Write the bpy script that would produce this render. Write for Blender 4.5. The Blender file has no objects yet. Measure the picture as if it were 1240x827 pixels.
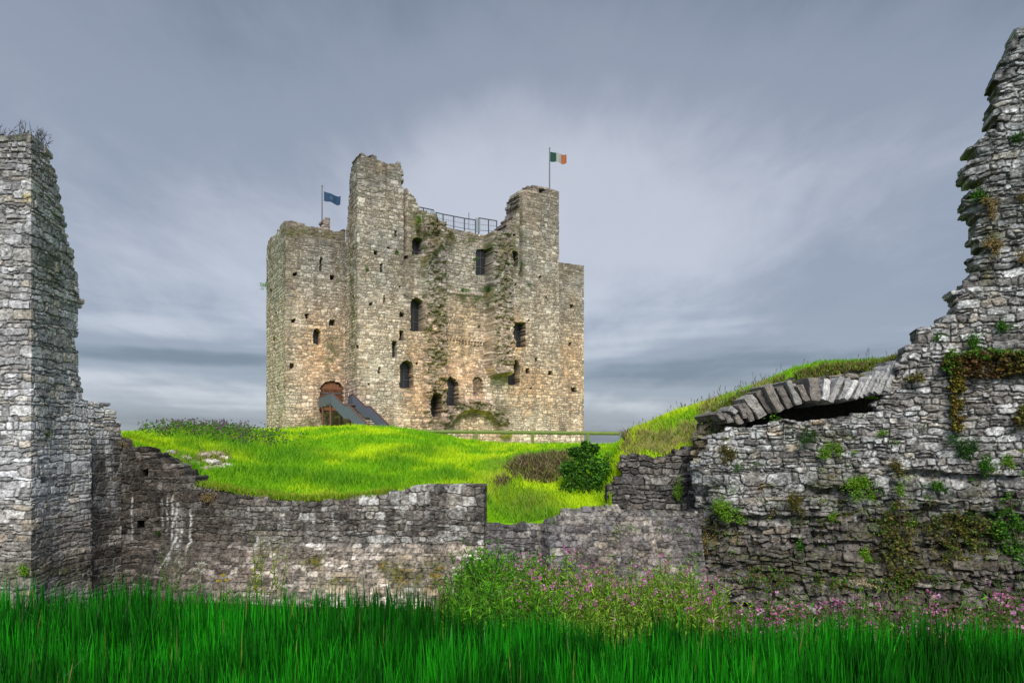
import bpy, math, random
import numpy as np

R = math.radians
sc = bpy.context.scene
COL = sc.collection
rng = np.random.default_rng(7)
random.seed(7)

# ------------------------------------------------------------------ camera, sky, sun, exposure
EZ = 3.6            # eye height above the moat bottom
F = 826.7           # focal length in pixels of the 1240 px wide photograph
HX, HY = 620.0, 540.0

cam_d = bpy.data.cameras.new('camera')
cam = bpy.data.objects.new('camera', cam_d)
COL.objects.link(cam)
cam.location = (0, 0, EZ)
cam.rotation_euler = (R(90), 0, 0)
cam_d.sensor_width = 36
cam_d.lens = 24
cam_d.shift_y = (HY - 413.5) / 1240
cam_d.clip_start = 0.1
cam_d.clip_end = 9000
sc.camera = cam

SUN_EL, SUN_AZ = R(44), R(172)      # azimuth clockwise from +Y: behind the camera, to the left
sun_d = bpy.data.lights.new('sun', 'SUN')
sun_d.energy = 1.5
sun_d.angle = R(24)
sun_d.color = (1.0, 0.955, 0.88)
sun = bpy.data.objects.new('sun', sun_d)
COL.objects.link(sun)
sun.rotation_euler = (R(90) - SUN_EL, 0, math.pi - SUN_AZ)

sc.view_settings.view_transform = 'Standard'
sc.view_settings.look = 'None'
sc.view_settings.gamma = 1
sc.view_settings.exposure = 1.5
sc.view_settings.use_curve_mapping = False
sc.cycles.max_bounces = 6
sc.cycles.transparent_max_bounces = 4
sc.cycles.use_denoising = True

world = bpy.data.worlds.new('World')
sc.world = world
world.use_nodes = True


class NT:
    """small helper for building node trees"""
    def __init__(self, tree):
        self.t = tree
        self.n = tree.nodes
        self.l = tree.links

    def node(self, typ, **kw):
        nd = self.n.new(typ)
        for k, v in kw.items():
            setattr(nd, k, v)
        return nd

    def put(self, sock, v):
        if isinstance(v, bpy.types.NodeSocket):
            self.l.new(v, sock)
        elif v is not None:
            if hasattr(sock.default_value, '__len__') and not hasattr(v, '__len__'):
                v = (v,) * len(sock.default_value)
            if hasattr(v, '__len__') and len(v) == 3 and len(sock.default_value) == 4:
                v = (*v, 1)
            sock.default_value = v

    def m(self, op, a, b=None, c=None, clamp=False):
        nd = self.node('ShaderNodeMath', operation=op, use_clamp=clamp)
        for s, v in zip(nd.inputs, (a, b, c)):
            self.put(s, v)
        return nd.outputs[0]

    def noise(self, vec, scale, detail=4, rough=.55, dist=0.0):
        nd = self.node('ShaderNodeTexNoise')
        self.put(nd.inputs['Vector'], vec)
        nd.inputs['Scale'].default_value = scale
        nd.inputs['Detail'].default_value = detail
        nd.inputs['Roughness'].default_value = rough
        nd.inputs['Distortion'].default_value = dist
        return nd.outputs['Fac']

    def mix(self, fac, a, b, mode='MIX'):
        nd = self.node('ShaderNodeMix', data_type='RGBA', blend_type=mode)
        self.put(nd.inputs[0], fac)
        self.put(nd.inputs[6], a)
        self.put(nd.inputs[7], b)
        return nd.outputs[2]

    def xyz(self, x, y, z):
        nd = self.node('ShaderNodeCombineXYZ')
        for s, v in zip(nd.inputs, (x, y, z)):
            self.put(s, v)
        return nd.outputs[0]

    def ramp(self, fac, stops, interp='EASE'):
        nd = self.node('ShaderNodeValToRGB')
        cr = nd.color_ramp
        cr.interpolation = interp
        while len(cr.elements) < len(stops):
            cr.elements.new(.5)
        for e, (p, c) in zip(cr.elements, stops):
            e.position = p
            e.color = (*c, 1) if len(c) == 3 else c
        self.put(nd.inputs[0], fac)
        return nd.outputs[0]

    def smooth(self, v, a, b):
        nd = self.node('ShaderNodeMapRange', interpolation_type='SMOOTHSTEP')
        self.put(nd.inputs[0], v)
        nd.inputs[1].default_value = a
        nd.inputs[2].default_value = b
        return nd.outputs[0]


def build_world():
    w = NT(world.node_tree)
    w.n.clear()
    out = w.node('ShaderNodeOutputWorld')
    bg = w.node('ShaderNodeBackground')
    bg.inputs[1].default_value = 0.1
    w.l.new(bg.outputs[0], out.inputs[0])
    tc = w.node('ShaderNodeTexCoord')
    sp = w.node('ShaderNodeSeparateXYZ')
    w.l.new(tc.outputs['Generated'], sp.inputs[0])
    x, y, z = sp.outputs
    az = w.m('ARCTAN2', x, y)
    el = w.m('ARCSINE', z)
    zz = w.m('ADD', w.m('MAXIMUM', z, 0), .16)
    sheet = w.xyz(w.m('DIVIDE', x, zz), w.m('MULTIPLY', w.m('DIVIDE', y, zz), .5), 0)
    n1 = w.noise(sheet, .9, 3, .45, .35)
    n2 = w.noise(sheet, 2.1, 7, .6, .7)
    n3 = w.noise(w.xyz(w.m('MULTIPLY', az, 1.3), w.m('MULTIPLY', el, 13), 3.1), 1.7, 3, .45, .2)
    low = w.m('SUBTRACT', 1, w.smooth(el, .06, .24))

    def gauss(a0, sa, e0, se):
        p = w.m('POWER', w.m('DIVIDE', w.m('SUBTRACT', az, a0), sa), 2)
        q = w.m('POWER', w.m('DIVIDE', w.m('SUBTRACT', el, e0), se), 2)
        return w.m('EXPONENT', w.m('MULTIPLY', w.m('ADD', p, q), -1))
    bright = w.m('ADD', gauss(.06, .46, .32, .19), w.m('MULTIPLY', gauss(-.42, .24, .19, .11), .45))
    v = w.m('ADD', .25, w.m('MULTIPLY', bright, .40))
    v = w.m('ADD', v, w.m('MULTIPLY', w.m('SUBTRACT', n1, .5), .48))
    v = w.m('ADD', v, w.m('MULTIPLY', w.m('SUBTRACT', n2, .5), .26))
    v = w.m('ADD', v, w.m('MULTIPLY', w.m('MULTIPLY', w.m('SUBTRACT', n3, .48), low), 1.5))
    n4 = w.noise(sheet, 6.5, 5, .6, .3)
    v = w.m('ADD', v, w.m('MULTIPLY', w.m('SUBTRACT', n4, .5), .16))
    v = w.m('ADD', v, w.m('MULTIPLY', low, .02))
    bands = w.m('ADD', gauss(-.47, .26, .118, .022), w.m('MULTIPLY', gauss(.17, .12, .112, .016), .6))
    bands = w.m('ADD', bands, w.m('MULTIPLY', gauss(-.40, .3, .055, .02), .5))
    v = w.m('SUBTRACT', v, w.m('MULTIPLY', bands, .24))
    v = w.m('SUBTRACT', v, w.m('MULTIPLY', w.smooth(el, .36, .6), .10))
    cloud = w.ramp(v, [(0, (.120, .150, .200)), (.33, (.235, .268, .332)), (.62, (.435, .458, .518)), (1, (.68, .682, .735))], 'EASE')
    # overcast dome brightest overhead; boosted there and behind the camera for fill light
    dome_fill = w.m('ADD', 1, w.m('MULTIPLY', w.smooth(z, .60, .95), 1.9))
    dome_fill = w.m('ADD', dome_fill, w.m('MULTIPLY', w.smooth(w.m('MULTIPLY', y, -1), -.1, .5), 1.0))
    cloud = w.mix(1, cloud, w.xyz(w.m('MULTIPLY', dome_fill, 4.3), w.m('MULTIPLY', dome_fill, 4.3), w.m('MULTIPLY', dome_fill, 4.3)), 'MULTIPLY')
    sky = w.node('ShaderNodeTexSky', sky_type='NISHITA')
    sky.sun_disc = False
    sky.sun_elevation = SUN_EL
    sky.sun_rotation = SUN_AZ
    w.l.new(w.mix(.93, sky.outputs[0], cloud), bg.inputs[0])


build_world()

# ------------------------------------------------------------------ helpers


def hash2(a, b, seed=0):
    a = np.asarray(a).astype(np.int64)
    b = np.asarray(b).astype(np.int64)
    h = (a * 374761393 + b * 668265263 + seed * 974634777 + 1013904223) & 0xFFFFFFFF
    h = ((h ^ (h >> 13)) * 1274126177) & 0xFFFFFFFF
    h = ((h ^ (h >> 16)) * 2246822519) & 0xFFFFFFFF
    h = h ^ (h >> 15)
    return (h & 0xFFFFFF) / float(0x1000000)


def vnoise(x, y, seed=0):
    x = np.asarray(x, float)
    y = np.asarray(y, float)
    xi = np.floor(x)
    yi = np.floor(y)
    fx = x - xi
    fy = y - yi
    fx = fx * fx * (3 - 2 * fx)
    fy = fy * fy * (3 - 2 * fy)
    a = hash2(xi, yi, seed)
    b = hash2(xi + 1, yi, seed)
    c = hash2(xi, yi + 1, seed)
    d = hash2(xi + 1, yi + 1, seed)
    return (a * (1 - fx) + b * fx) * (1 - fy) + (c * (1 - fx) + d * fx) * fy


def fbm(x, y, seed=0, oct=4, gain=.5):
    s, a, t = 0, 1, 0
    for o in range(oct):
        s = s + a * vnoise(x * 2 ** o + 17.3 * o, y * 2 ** o - 9.1 * o, seed + o)
        t += a
        a *= gain
    return s / t


def sstep(v, a, b):
    t = np.clip((np.asarray(v, float) - a) / (b - a), 0, 1)
    return t * t * (3 - 2 * t)


def inpoly(px, py, poly):
    c = np.zeros(np.shape(px), bool)
    n = len(poly)
    for i in range(n):
        x0, y0 = poly[i]
        x1, y1 = poly[(i + 1) % n]
        if y0 == y1:
            continue
        k = ((y0 > py) != (y1 > py)) & (px < (x1 - x0) * (py - y0) / (y1 - y0) + x0)
        c ^= k
    return c


def P(px, py, d):
    return np.array([(px - HX) / F * d, d, EZ + (HY - py) / F * d])


def PX(px, d):
    return ((px - HX) / F * d, d)


def proj(X, Y, Z):
    Y = np.maximum(Y, .1)
    return HX + X / Y * F, HY - (Z - EZ) / Y * F


def tag(o, label=None, cat=None, group=None, kind=None):
    if label:
        o['label'] = label
    if cat:
        o['category'] = cat
    if group:
        o['group'] = group
    if kind:
        o['kind'] = kind
    return o


def empty(name, loc=(0, 0, 0), rz=0):
    o = bpy.data.objects.new(name, None)
    COL.objects.link(o)
    o.location = loc
    o.rotation_euler = (0, 0, rz)
    return o


def mesh_np(name, V, Fq, C=None, mat=None, parent=None, smooth=False):
    V = np.ascontiguousarray(V, np.float32)
    Fq = np.ascontiguousarray(Fq, np.int32)
    me = bpy.data.meshes.new(name)
    k = Fq.shape[1]
    me.vertices.add(len(V))
    me.vertices.foreach_set('co', V.ravel())
    me.loops.add(Fq.size)
    me.loops.foreach_set('vertex_index', Fq.ravel())
    me.polygons.add(len(Fq))
    me.polygons.foreach_set('loop_start', np.arange(0, Fq.size, k, dtype=np.int32))
    me.polygons.foreach_set('loop_total', np.full(len(Fq), k, np.int32))
    me.polygons.foreach_set('use_smooth', np.full(len(Fq), bool(smooth)))
    if C is not None:
        at = me.color_attributes.new('Col', 'FLOAT_COLOR', 'POINT')
        cc = np.ones((len(V), 4), np.float32)
        cc[:, :3] = C
        at.data.foreach_set('color', cc.ravel())
    me.update()
    me.validate()
    if mat:
        me.materials.append(mat)
    o = bpy.data.objects.new(name, me)
    COL.objects.link(o)
    if parent:
        o.parent = parent
    return o


class MB:
    """collects quads for one object"""
    def __init__(self):
        self.V, self.F, self.C, self.n = [], [], [], 0

    def add(self, V, Fq, C=(1, 1, 1)):
        V = np.asarray(V, float).reshape(-1, 3)
        Fq = np.asarray(Fq, int)
        C = np.broadcast_to(np.asarray(C, float), V.shape)
        self.V.append(V)
        self.F.append(Fq + self.n)
        self.C.append(C)
        self.n += len(V)

    def box(self, c, u, v, w, col=(1, 1, 1), jit=0):
        """box with centre c and half-vectors u, v, w"""
        c, u, v, w = (np.asarray(k, float) for k in (c, u, v, w))
        V = [c + a * u + b * v + g * w for g in (-1, 1) for b in (-1, 1) for a in (-1, 1)]
        V = np.array(V)
        if jit:
            V += rng.uniform(-jit, jit, V.shape)
        self.add(V, [(0, 2, 3, 1), (4, 5, 7, 6), (0, 1, 5, 4), (2, 6, 7, 3), (0, 4, 6, 2), (1, 3, 7, 5)], col)

    def bar(self, a, b, r, col=(1, 1, 1), r2=None, n=6):
        a, b = np.asarray(a, float), np.asarray(b, float)
        d = b - a
        L = np.linalg.norm(d)
        d = d / L
        h = np.array([0, 0, 1.]) if abs(d[2]) < .9 else np.array([1., 0, 0])
        p = np.cross(d, h)
        p /= np.linalg.norm(p)
        q = np.cross(d, p)
        t = np.arange(n) / n * 2 * np.pi
        ring = np.cos(t)[:, None] * p + np.sin(t)[:, None] * q
        r2 = r if r2 is None else r2
        V = np.vstack([a + ring * r, b + ring * r2, [a], [b]])
        i = np.arange(n)
        j = (i + 1) % n
        Fq = np.stack([i, j, j + n, i + n], 1)
        i2 = np.arange(0, n, 2)
        c0 = np.stack([np.full(len(i2), 2 * n), (i2 + 2) % n, (i2 + 1) % n, i2], 1)
        c1 = np.stack([np.full(len(i2), 2 * n + 1), i2 + n, (i2 + 1) % n + n, (i2 + 2) % n + n], 1)
        self.add(V, np.vstack([Fq, c0, c1]), col)

    def build(self, name, mat, parent=None, smooth=False):
        return mesh_np(name, np.vstack(self.V), np.vstack(self.F), np.vstack(self.C), mat, parent, smooth)


def copy_tree(o, parent=None):
    c = o.copy()
    COL.objects.link(c)
    if parent:
        c.parent = parent
    for ch in list(o.children):
        copy_tree(ch, c)
    return c

# ------------------------------------------------------------------ materials


def mat_stone(name, scale=1.0, bump=.5, speck=.5, lichen=.35, lich_col=(.55, .56, .52)):
    m = bpy.data.materials.new(name)
    m.use_nodes = True
    w = NT(m.node_tree)
    b = w.n['Principled BSDF']
    at = w.node('ShaderNodeAttribute', attribute_name='Col')
    tc = w.node('ShaderNodeTexCoord')
    ob = tc.outputs['Object']
    n1 = w.noise(ob, 9 * scale, 6, .65)
    n2 = w.noise(ob, 30 * scale, 5, .7)
    n3 = w.noise(ob, 3.1 * scale, 5, .6)
    v = w.m('ADD', w.m('MULTIPLY', w.m('SUBTRACT', n1, .5), 1.7 * speck), w.m('MULTIPLY', w.m('SUBTRACT', n2, .5), 2.4 * speck))
    v = w.m('MAXIMUM', w.m('ADD', v, 1.0), .25)
    col = w.mix(1, at.outputs['Color'], w.xyz(v, v, v), 'MULTIPLY')
    lf = w.m('MULTIPLY', w.smooth(n2, .56, .74), w.smooth(n3, .48, .66))
    col = w.mix(w.m('MULTIPLY', lf, lichen), col, lich_col)
    df = w.m('MULTIPLY', w.smooth(n1, .60, .74), .45)
    col = w.mix(df, col, w.mix(1, col, (.40, .38, .36), 'MULTIPLY'))
    w.l.new(col, b.inputs['Base Color'])
    b.inputs['Roughness'].default_value = .93
    b.inputs['Specular IOR Level'].default_value = .2
    bp = w.node('ShaderNodeBump')
    bp.inputs['Strength'].default_value = bump
    bp.inputs['Distance'].default_value = .03 / scale
    w.l.new(w.m('ADD', n1, w.m('MULTIPLY', n2, .5)), bp.inputs['Height'])
    w.l.new(bp.outputs[0], b.inputs['Normal'])
    return m


def mat_leaf(name, trans=.35, rough=.55):
    m = bpy.data.materials.new(name)
    m.use_nodes = True
    w = NT(m.node_tree)
    b = w.n['Principled BSDF']
    at = w.node('ShaderNodeAttribute', attribute_name='Col')
    w.l.new(at.outputs['Color'], b.inputs['Base Color'])
    b.inputs['Roughness'].default_value = rough
    b.inputs['Specular IOR Level'].default_value = .25
    tr = w.node('ShaderNodeBsdfTranslucent')
    w.l.new(at.outputs['Color'], tr.inputs[0])
    mx = w.node('ShaderNodeMixShader')
    mx.inputs[0].default_value = trans
    w.l.new(b.outputs[0], mx.inputs[1])
    w.l.new(tr.outputs[0], mx.inputs[2])
    w.l.new(mx.outputs[0], w.n['Material Output'].inputs[0])
    return m


def mat_plain(name, col, rough=.6, metal=0, var=.25, scale=14, bump=.1, vec_scale=(1, 1, 1)):
    m = bpy.data.materials.new(name)
    m.use_nodes = True
    w = NT(m.node_tree)
    b = w.n['Principled BSDF']
    tc = w.node('ShaderNodeTexCoord')
    mp = w.node('ShaderNodeMapping')
    mp.inputs['Scale'].default_value = vec_scale
    w.l.new(tc.outputs['Object'], mp.inputs[0])
    n = w.noise(mp.outputs[0], scale, 5, .6)
    v = w.m('ADD', 1 - var * .5, w.m('MULTIPLY', w.m('SUBTRACT', n, .25), var))
    w.l.new(w.mix(1, (*col, 1), w.xyz(v, v, v), 'MULTIPLY'), b.inputs['Base Color'])
    b.inputs['Roughness'].default_value = rough
    b.inputs['Metallic'].default_value = metal
    bp = w.node('ShaderNodeBump')
    bp.inputs['Strength'].default_value = bump
    bp.inputs['Distance'].default_value = .01
    w.l.new(n, bp.inputs['Height'])
    w.l.new(bp.outputs[0], b.inputs['Normal'])
    return m


def mat_ground(name):
    m = bpy.data.materials.new(name)
    m.use_nodes = True
    w = NT(m.node_tree)
    b = w.n['Principled BSDF']
    at = w.node('ShaderNodeAttribute', attribute_name='Col')
    tc = w.node('ShaderNodeTexCoord')
    n1 = w.noise(tc.outputs['Object'], 6, 6, .7)
    n2 = w.noise(tc.outputs['Object'], 40, 3, .6)
    v = w.m('ADD', .35, w.m('ADD', w.m('MULTIPLY', n1, .7), w.m('MULTIPLY', n2, .6)))
    w.l.new(w.mix(1, at.outputs['Color'], w.xyz(v, v, w.m('MULTIPLY', v, .9)), 'MULTIPLY'), b.inputs['Base Color'])
    b.inputs['Roughness'].default_value = .95
    b.inputs['Specular IOR Level'].default_value = .1
    bp = w.node('ShaderNodeBump')
    bp.inputs['Strength'].default_value = .9
    bp.inputs['Distance'].default_value = .06
    w.l.new(w.m('ADD', n1, n2), bp.inputs['Height'])
    w.l.new(bp.outputs[0], b.inputs['Normal'])
    return m


M_KEEP = mat_stone('keep_stone', .40, .5, .8, .25, (.55, .52, .44))
M_WALL = mat_stone('wall_stone', 1.0, .9, 1.15, .6, (.42, .42, .41))
M_GREY = mat_stone('grey_limestone', 1.0, .9, 1.0, .40, (.55, .56, .57))
M_LEAF = mat_leaf('leaf')
M_REED = mat_leaf('reed_blade', .3, .45)
M_GRASS = mat_leaf('grass_blade', .4, .7)
M_PETAL = mat_leaf('petal', .3, .8)
M_GROUND = mat_ground('turf')
M_DOOR = mat_plain('brown_door_wood', (.20, .075, .03), .7, 0, .6, 3, .3, (5, 5, .6))
M_PANE = mat_plain('dark_window_pane', (.018, .018, .022), .35, 0, .3)
M_FRAME = mat_plain('window_bar', (.05, .05, .055), .6)
M_PANEL = mat_plain('grey_painted_boards', (.115, .135, .175), .7, 0, .6, 6, .3, (4, 4, .5))
M_RAILTOP = mat_plain('red_brown_handrail', (.13, .045, .035), .6)
M_STEP = mat_plain('weathered_tread', (.085, .078, .068), .85, 0, .5)
M_STEEL = mat_plain('galvanised_steel', (.34, .37, .41), .45, .5, .25)
M_DKSTEEL = mat_plain('dark_steel', (.10, .11, .13), .5, .4)
M_FENCE = mat_plain('green_mossy_rail', (.16, .21, .045), .75, 0, .7, 5, .2)
M_POLE = mat_plain('flagpole_paint', (.16, .165, .175), .5)
M_TWIG = mat_plain('bare_twig', (.10, .10, .11), .9)
M_BIRD = mat_plain('bird_feather', (.02, .02, .022), .7)

# ------------------------------------------------------------------ masonry walls


def masonry(u, v, seed, ch=(.12, .26), sw=(.18, .55), warp=.04, split=.3, p=3.4):
    """rubble laid in rough courses: weighted cells round jittered stone centres"""
    r = np.random.default_rng(seed)
    wu = u + warp * (fbm(u * 6, v * 6, seed + 11, 3) - .5) * 1.5
    wv = v + warp * (fbm(u * 5.1, v * 4.6, seed + 21, 3) - .5) * 1.3 + warp * 2.4 * (vnoise(u * .6, v * .35, seed + 31) - .5)
    a0, a1 = wv.min() - 1, wv.max() + 1
    cb = [a0]
    while cb[-1] < a1:
        cb.append(cb[-1] + r.uniform(*ch) * (1.4 if r.random() < .16 else 1))
    cb = np.array(cb)
    nrow = len(cb) - 1
    u0, u1 = wu.min() - 2, wu.max() + 2
    BIG = (u1 - u0) + 12
    K, SX, SY, SW, SH = [], [], [], [], []
    for c in range(nrow):
        h = cb[c + 1] - cb[c]
        m = (cb[c + 1] + cb[c]) / 2
        x = u0 - r.uniform(0, sw[1])
        row = []
        while x < u1 + sw[1]:
            w = (sw[0] + (sw[1] - sw[0]) * r.random() ** 1.5) * (.65 + .5 * h / ch[1])
            y = m + r.normal(0, .11) * h
            if r.random() < split and h > ch[0] * 1.15:
                f = r.uniform(.4, .6)
                row.append((x + w * .5 + r.normal(0, .08) * w, y - h * .5 * (1 - f), w, h * f))
                row.append((x + w * .5 + r.normal(0, .08) * w, y + h * .5 * f, w, h * (1 - f)))
            else:
                row.append((x + w * .5, y, w, h * r.uniform(.9, 1.15)))
            x += w
        row.sort()
        for (sx, sy, w, h_) in row:
            K.append(sx - u0 + 3 + c * BIG)
            SX.append(sx)
            SY.append(sy)
            SW.append(w)
            SH.append(h_)
    K, SX, SY, SW, SH = (np.array(a) for a in (K, SX, SY, SW, SH))
    ci = np.clip(np.searchsorted(cb, wv, 'right') - 1, 1, nrow - 2)
    b1 = np.full(u.shape, 1e9)
    b2 = np.full(u.shape, 1e9)
    i1 = np.zeros(u.shape, np.int64)
    i2 = np.zeros(u.shape, np.int64)
    for dr in (-1, 0, 1):
        k0 = np.searchsorted(K, wu - u0 + 3 + (ci + dr) * BIG)
        for dk in (-3, -2, -1, 0, 1, 2):
            k = np.clip(k0 + dk, 0, len(K) - 1)
            d = (np.abs((wu - SX[k]) / SW[k]) ** p + np.abs((wv - SY[k]) / SH[k]) ** p) ** (1 / p)
            n1 = d < b1
            n2 = ~n1 & (d < b2)
            i2 = np.where(n1, i1, np.where(n2, k, i2))
            b2 = np.where(n1, b1, np.where(n2, d, b2))
            i1 = np.where(n1, k, i1)
            b1 = np.where(n1, d, b1)
    dx = ((SX[i2] - SX[i1]) / SW[i1]) ** 2
    dy = ((SY[i2] - SY[i1]) / SH[i1]) ** 2
    wgt = dx / (dx + dy + 1e-9)
    d = (b2 - b1) * .5 * (wgt * SW[i1] + (1 - wgt) * SH[i1])
    d = np.minimum(d, .5 * SH[i1])
    return d, SX[i1], SY[i1], i1, np.clip((wu - SX[i1]) / SW[i1], -.6, .6), np.clip((wv - SY[i1]) / SH[i1], -.6, .6)


class Path:
    def __init__(self, pts, spacing):
        self.pts = np.array(pts, float)
        seg = np.diff(self.pts, axis=0)
        self.L = np.hypot(seg[:, 0], seg[:, 1])
        self.cu = np.concatenate([[0], np.cumsum(self.L)])
        n = int(round(self.cu[-1] / spacing)) + 1
        self.u = np.linspace(0, self.cu[-1], n)
        self.n_seg = np.stack([seg[:, 1], -seg[:, 0]], 1) / self.L[:, None]

    def at(self, u):
        return np.interp(u, self.cu, self.pts[:, 0]), np.interp(u, self.cu, self.pts[:, 1])

    def normal(self, u, h=.12):
        x0, y0 = self.at(np.clip(u - h, 0, self.cu[-1]))
        x1, y1 = self.at(np.clip(u + h, 0, self.cu[-1]))
        nx, ny = y1 - y0, -(x1 - x0)
        l = np.hypot(nx, ny) + 1e-9
        return nx / l, ny / l

    def hit(self, px, seg=None):
        """u where the plane through the camera ray of column px meets the path (nearest)"""
        k = (px - HX) / F
        best = None
        for i in range(len(self.L)):
            if seg is not None and i != seg:
                continue
            a, b = self.pts[i], self.pts[i + 1]
            fa, fb = a[0] - k * a[1], b[0] - k * b[1]
            if fa == fb:
                continue
            t = fa / (fa - fb)
            if -1e-6 <= t <= 1 + 1e-6:
                Y = a[1] + t * (b[1] - a[1])
                if best is None or Y < best[1]:
                    best = (self.cu[i] + t * self.L[i], Y)
        if best is None:
            d = [abs((p[0] / p[1]) - k) for p in self.pts]
            i = int(np.argmin(d))
            best = (self.cu[i], self.pts[i][1])
        return best

    def world(self, px, py, out=0.0):
        u, Y = self.hit(px)
        x, y = self.at(u)
        nx, ny = self.normal(np.array(u))
        z = EZ + (HY - py) / F * Y
        return np.array([x + nx * out, y + ny * out, z]), np.array([nx, ny, 0.0])


def make_wall(name, pts, spacing, zr, keep_poly, thick, mas, colfn, mat, dispfn=None, holes=(), parent=None,
              relief=.05, joint=.012, rnd=.035, seed=1, back=True, rough=1.0, vmap=None, mottle=1.0, nh=.12, edge_follow=.75, extra_mask=None, rings=None):
    """one connected displaced surface; keep_poly and holes in photograph columns/rows give the surveyed outline"""
    path = Path(pts, spacing)
    nv = int(round((zr[1] - zr[0]) / spacing)) + 1
    v1 = np.linspace(zr[0], zr[1], nv)
    U, V = np.meshgrid(path.u, v1)
    V_m = V if vmap is None else vmap(V)
    d, cu, cv, sid, lu, lv = masonry(U, V_m, seed, **mas)
    if vmap is not None:
        vs = vmap(v1)
        cv = np.interp(cv, vs, v1)
    X, Y = path.at(U)
    nx, ny = path.normal(U, nh)
    px, py = proj(X, Y, V)
    # outline decided stone by stone
    eu = np.clip(edge_follow * cu + (1 - edge_follow) * U, 0, path.cu[-1])
    ev = edge_follow * cv + (1 - edge_follow) * V
    ex, ey = path.at(eu)
    epx, epy = proj(ex, ey, ev)
    keep = inpoly(epx, epy, keep_poly)
    if extra_mask is not None:
        keep &= extra_mask(px, py, U, V)
    rr = [hash2(sid, i, seed + 77) for i in range(5)]
    prof = sstep(d, joint * .5, joint * .5 + rnd)
    H = prof * relief * (.45 + .9 * rr[0])
    H += prof * relief * .7 * ((rr[1] - .5) * lu * 1.6 + (rr[2] - .5) * lv * 1.6)
    H += relief * .9 * (fbm(U * 4.5 / rough, V * 6 / rough, seed + 3, 4, .6) - .5)
    H += relief * .55 * (fbm(U * 19 / rough, V * 24 / rough, seed + 4, 2) - .5)
    H += relief * 1.4 * (fbm(U * .8, V * .8, seed + 5, 3) - .5)
    if dispfn is not None:
        H = dispfn(H, px, py, U, V, d, rr)
    flush = sstep(fbm(U * 1.9 / rough, V * 1.9 / rough, seed + 55, 4), .46, .62) * .7
    prof = np.maximum(prof, flush * (.5 + .5 * sstep(d, 0, joint)))
    info = dict(px=px, py=py, U=U, V=V, d=d, prof=prof, rr=rr, sid=sid, joint=joint, lv=lv, lu=lu)
    # recesses
    depth = np.zeros_like(H)
    for h in holes:
        poly, dep = h
        k = inpoly(px + (fbm(U * 6, V * 6, seed + 8, 2) - .5) * 1.5, py + (fbm(U * 6, V * 6, seed + 9, 2) - .5) * 1.5, poly)
        depth = np.where(k, np.maximum(depth, dep), depth)
    info['hole'] = depth
    H = np.where(depth > 0, -depth + .3 * H, H)
    C = colfn(info)
    wth = fbm(U * 9 / rough, V * 11 / rough, seed + 90, 3)
    wt2 = fbm(U * 26 / rough, V * 30 / rough, seed + 95, 2)
    C = np.clip(C * (1 + mottle * (1.1 * (wth - .5) + 1.7 * (wt2 - .5)))[..., None], .006, .9)
    Vx = np.stack([X + nx * H, Y + ny * H, V], -1)
    nrow, ncol = U.shape
    idx = np.arange(nrow * ncol).reshape(nrow, ncol)
    M = keep[:-1, :-1] & keep[1:, 1:] & keep[:-1, 1:] & keep[1:, :-1]
    f = np.stack([idx[:-1, :-1][M], idx[:-1, 1:][M], idx[1:, 1:][M], idx[1:, :-1][M]], 1)
    allV = [Vx.reshape(-1, 3)]
    allC = [C.reshape(-1, 3)]
    allF = [f]
    # boundary edges, oriented so that side faces look outwards
    Mp = np.pad(M, 1)
    E = []
    a = Mp[1:, 1:-1] & ~Mp[:-1, 1:-1]   # face above edge row, nothing below
    b = ~Mp[1:, 1:-1] & Mp[:-1, 1:-1]
    ih = np.stack([idx[:, :-1], idx[:, 1:]], -1)
    E.append(ih[a][:, ::-1])
    E.append(ih[b])
    a = Mp[1:-1, 1:] & ~Mp[1:-1, :-1]
    b = ~Mp[1:-1, 1:] & Mp[1:-1, :-1]
    iv = np.stack([idx[:-1, :], idx[1:, :]], -1)
    E.append(iv[a])
    E.append(iv[b][:, ::-1])
    E = np.vstack(E)
    bv, inv = np.unique(E, return_inverse=True)
    inv = inv.reshape(E.shape)
    K = rings or max(2, int(thick / (spacing * 2)))
    front = allV[0][bv]
    nb = np.stack([nx.ravel()[bv], ny.ravel()[bv], np.zeros(len(bv))], 1)
    fb = np.stack([X.ravel()[bv], Y.ravel()[bv], V.ravel()[bv]], 1)
    bk = fb - nb * thick
    base = len(allV[0])
    prev = bv.copy()
    c0 = allC[0][bv]
    sb = sid.ravel()[bv]
    tang = np.stack([-nb[:, 1], nb[:, 0], np.zeros(len(bv))], 1)
    for k in range(1, K + 1):
        t = k / K
        p = front + (bk - front) * t
        g = (k * thick / K / .28 + hash2(sb, 3, seed) * 2).astype(int)
        j1 = (hash2(sb, g, seed + 41) - .5)[:, None]
        j2 = (hash2(sb, g, seed + 43) - .5)[:, None]
        if k < K:
            p = p + tang * j1 * relief * 1.4 + np.array([0, 0, 1.]) * j2 * relief * 1.4
        cc = np.clip(c0 * (.75 + .5 * hash2(sb, g, seed + 47)[:, None]), 0, 1)
        allV.append(p)
        allC.append(cc)
        cur = base + np.arange(len(bv))
        base += len(bv)
        allF.append(np.stack([prev[inv[:, 0]], cur[inv[:, 0]], cur[inv[:, 1]], prev[inv[:, 1]]], 1))
        prev = cur
    if back:
        mp = -np.ones(nrow * ncol, int)
        mp[bv] = prev
        used = np.unique(f)
        rest = used[mp[used] < 0]
        nbr = np.stack([nx.ravel()[rest], ny.ravel()[rest], np.zeros(len(rest))], 1)
        pr = np.stack([X.ravel()[rest], Y.ravel()[rest], V.ravel()[rest]], 1) - nbr * thick
        mp[rest] = base + np.arange(len(rest))
        allV.append(pr)
        allC.append(allC[0][rest])
        allF.append(mp[f][:, ::-1])
    V_ = np.vstack(allV)
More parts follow.
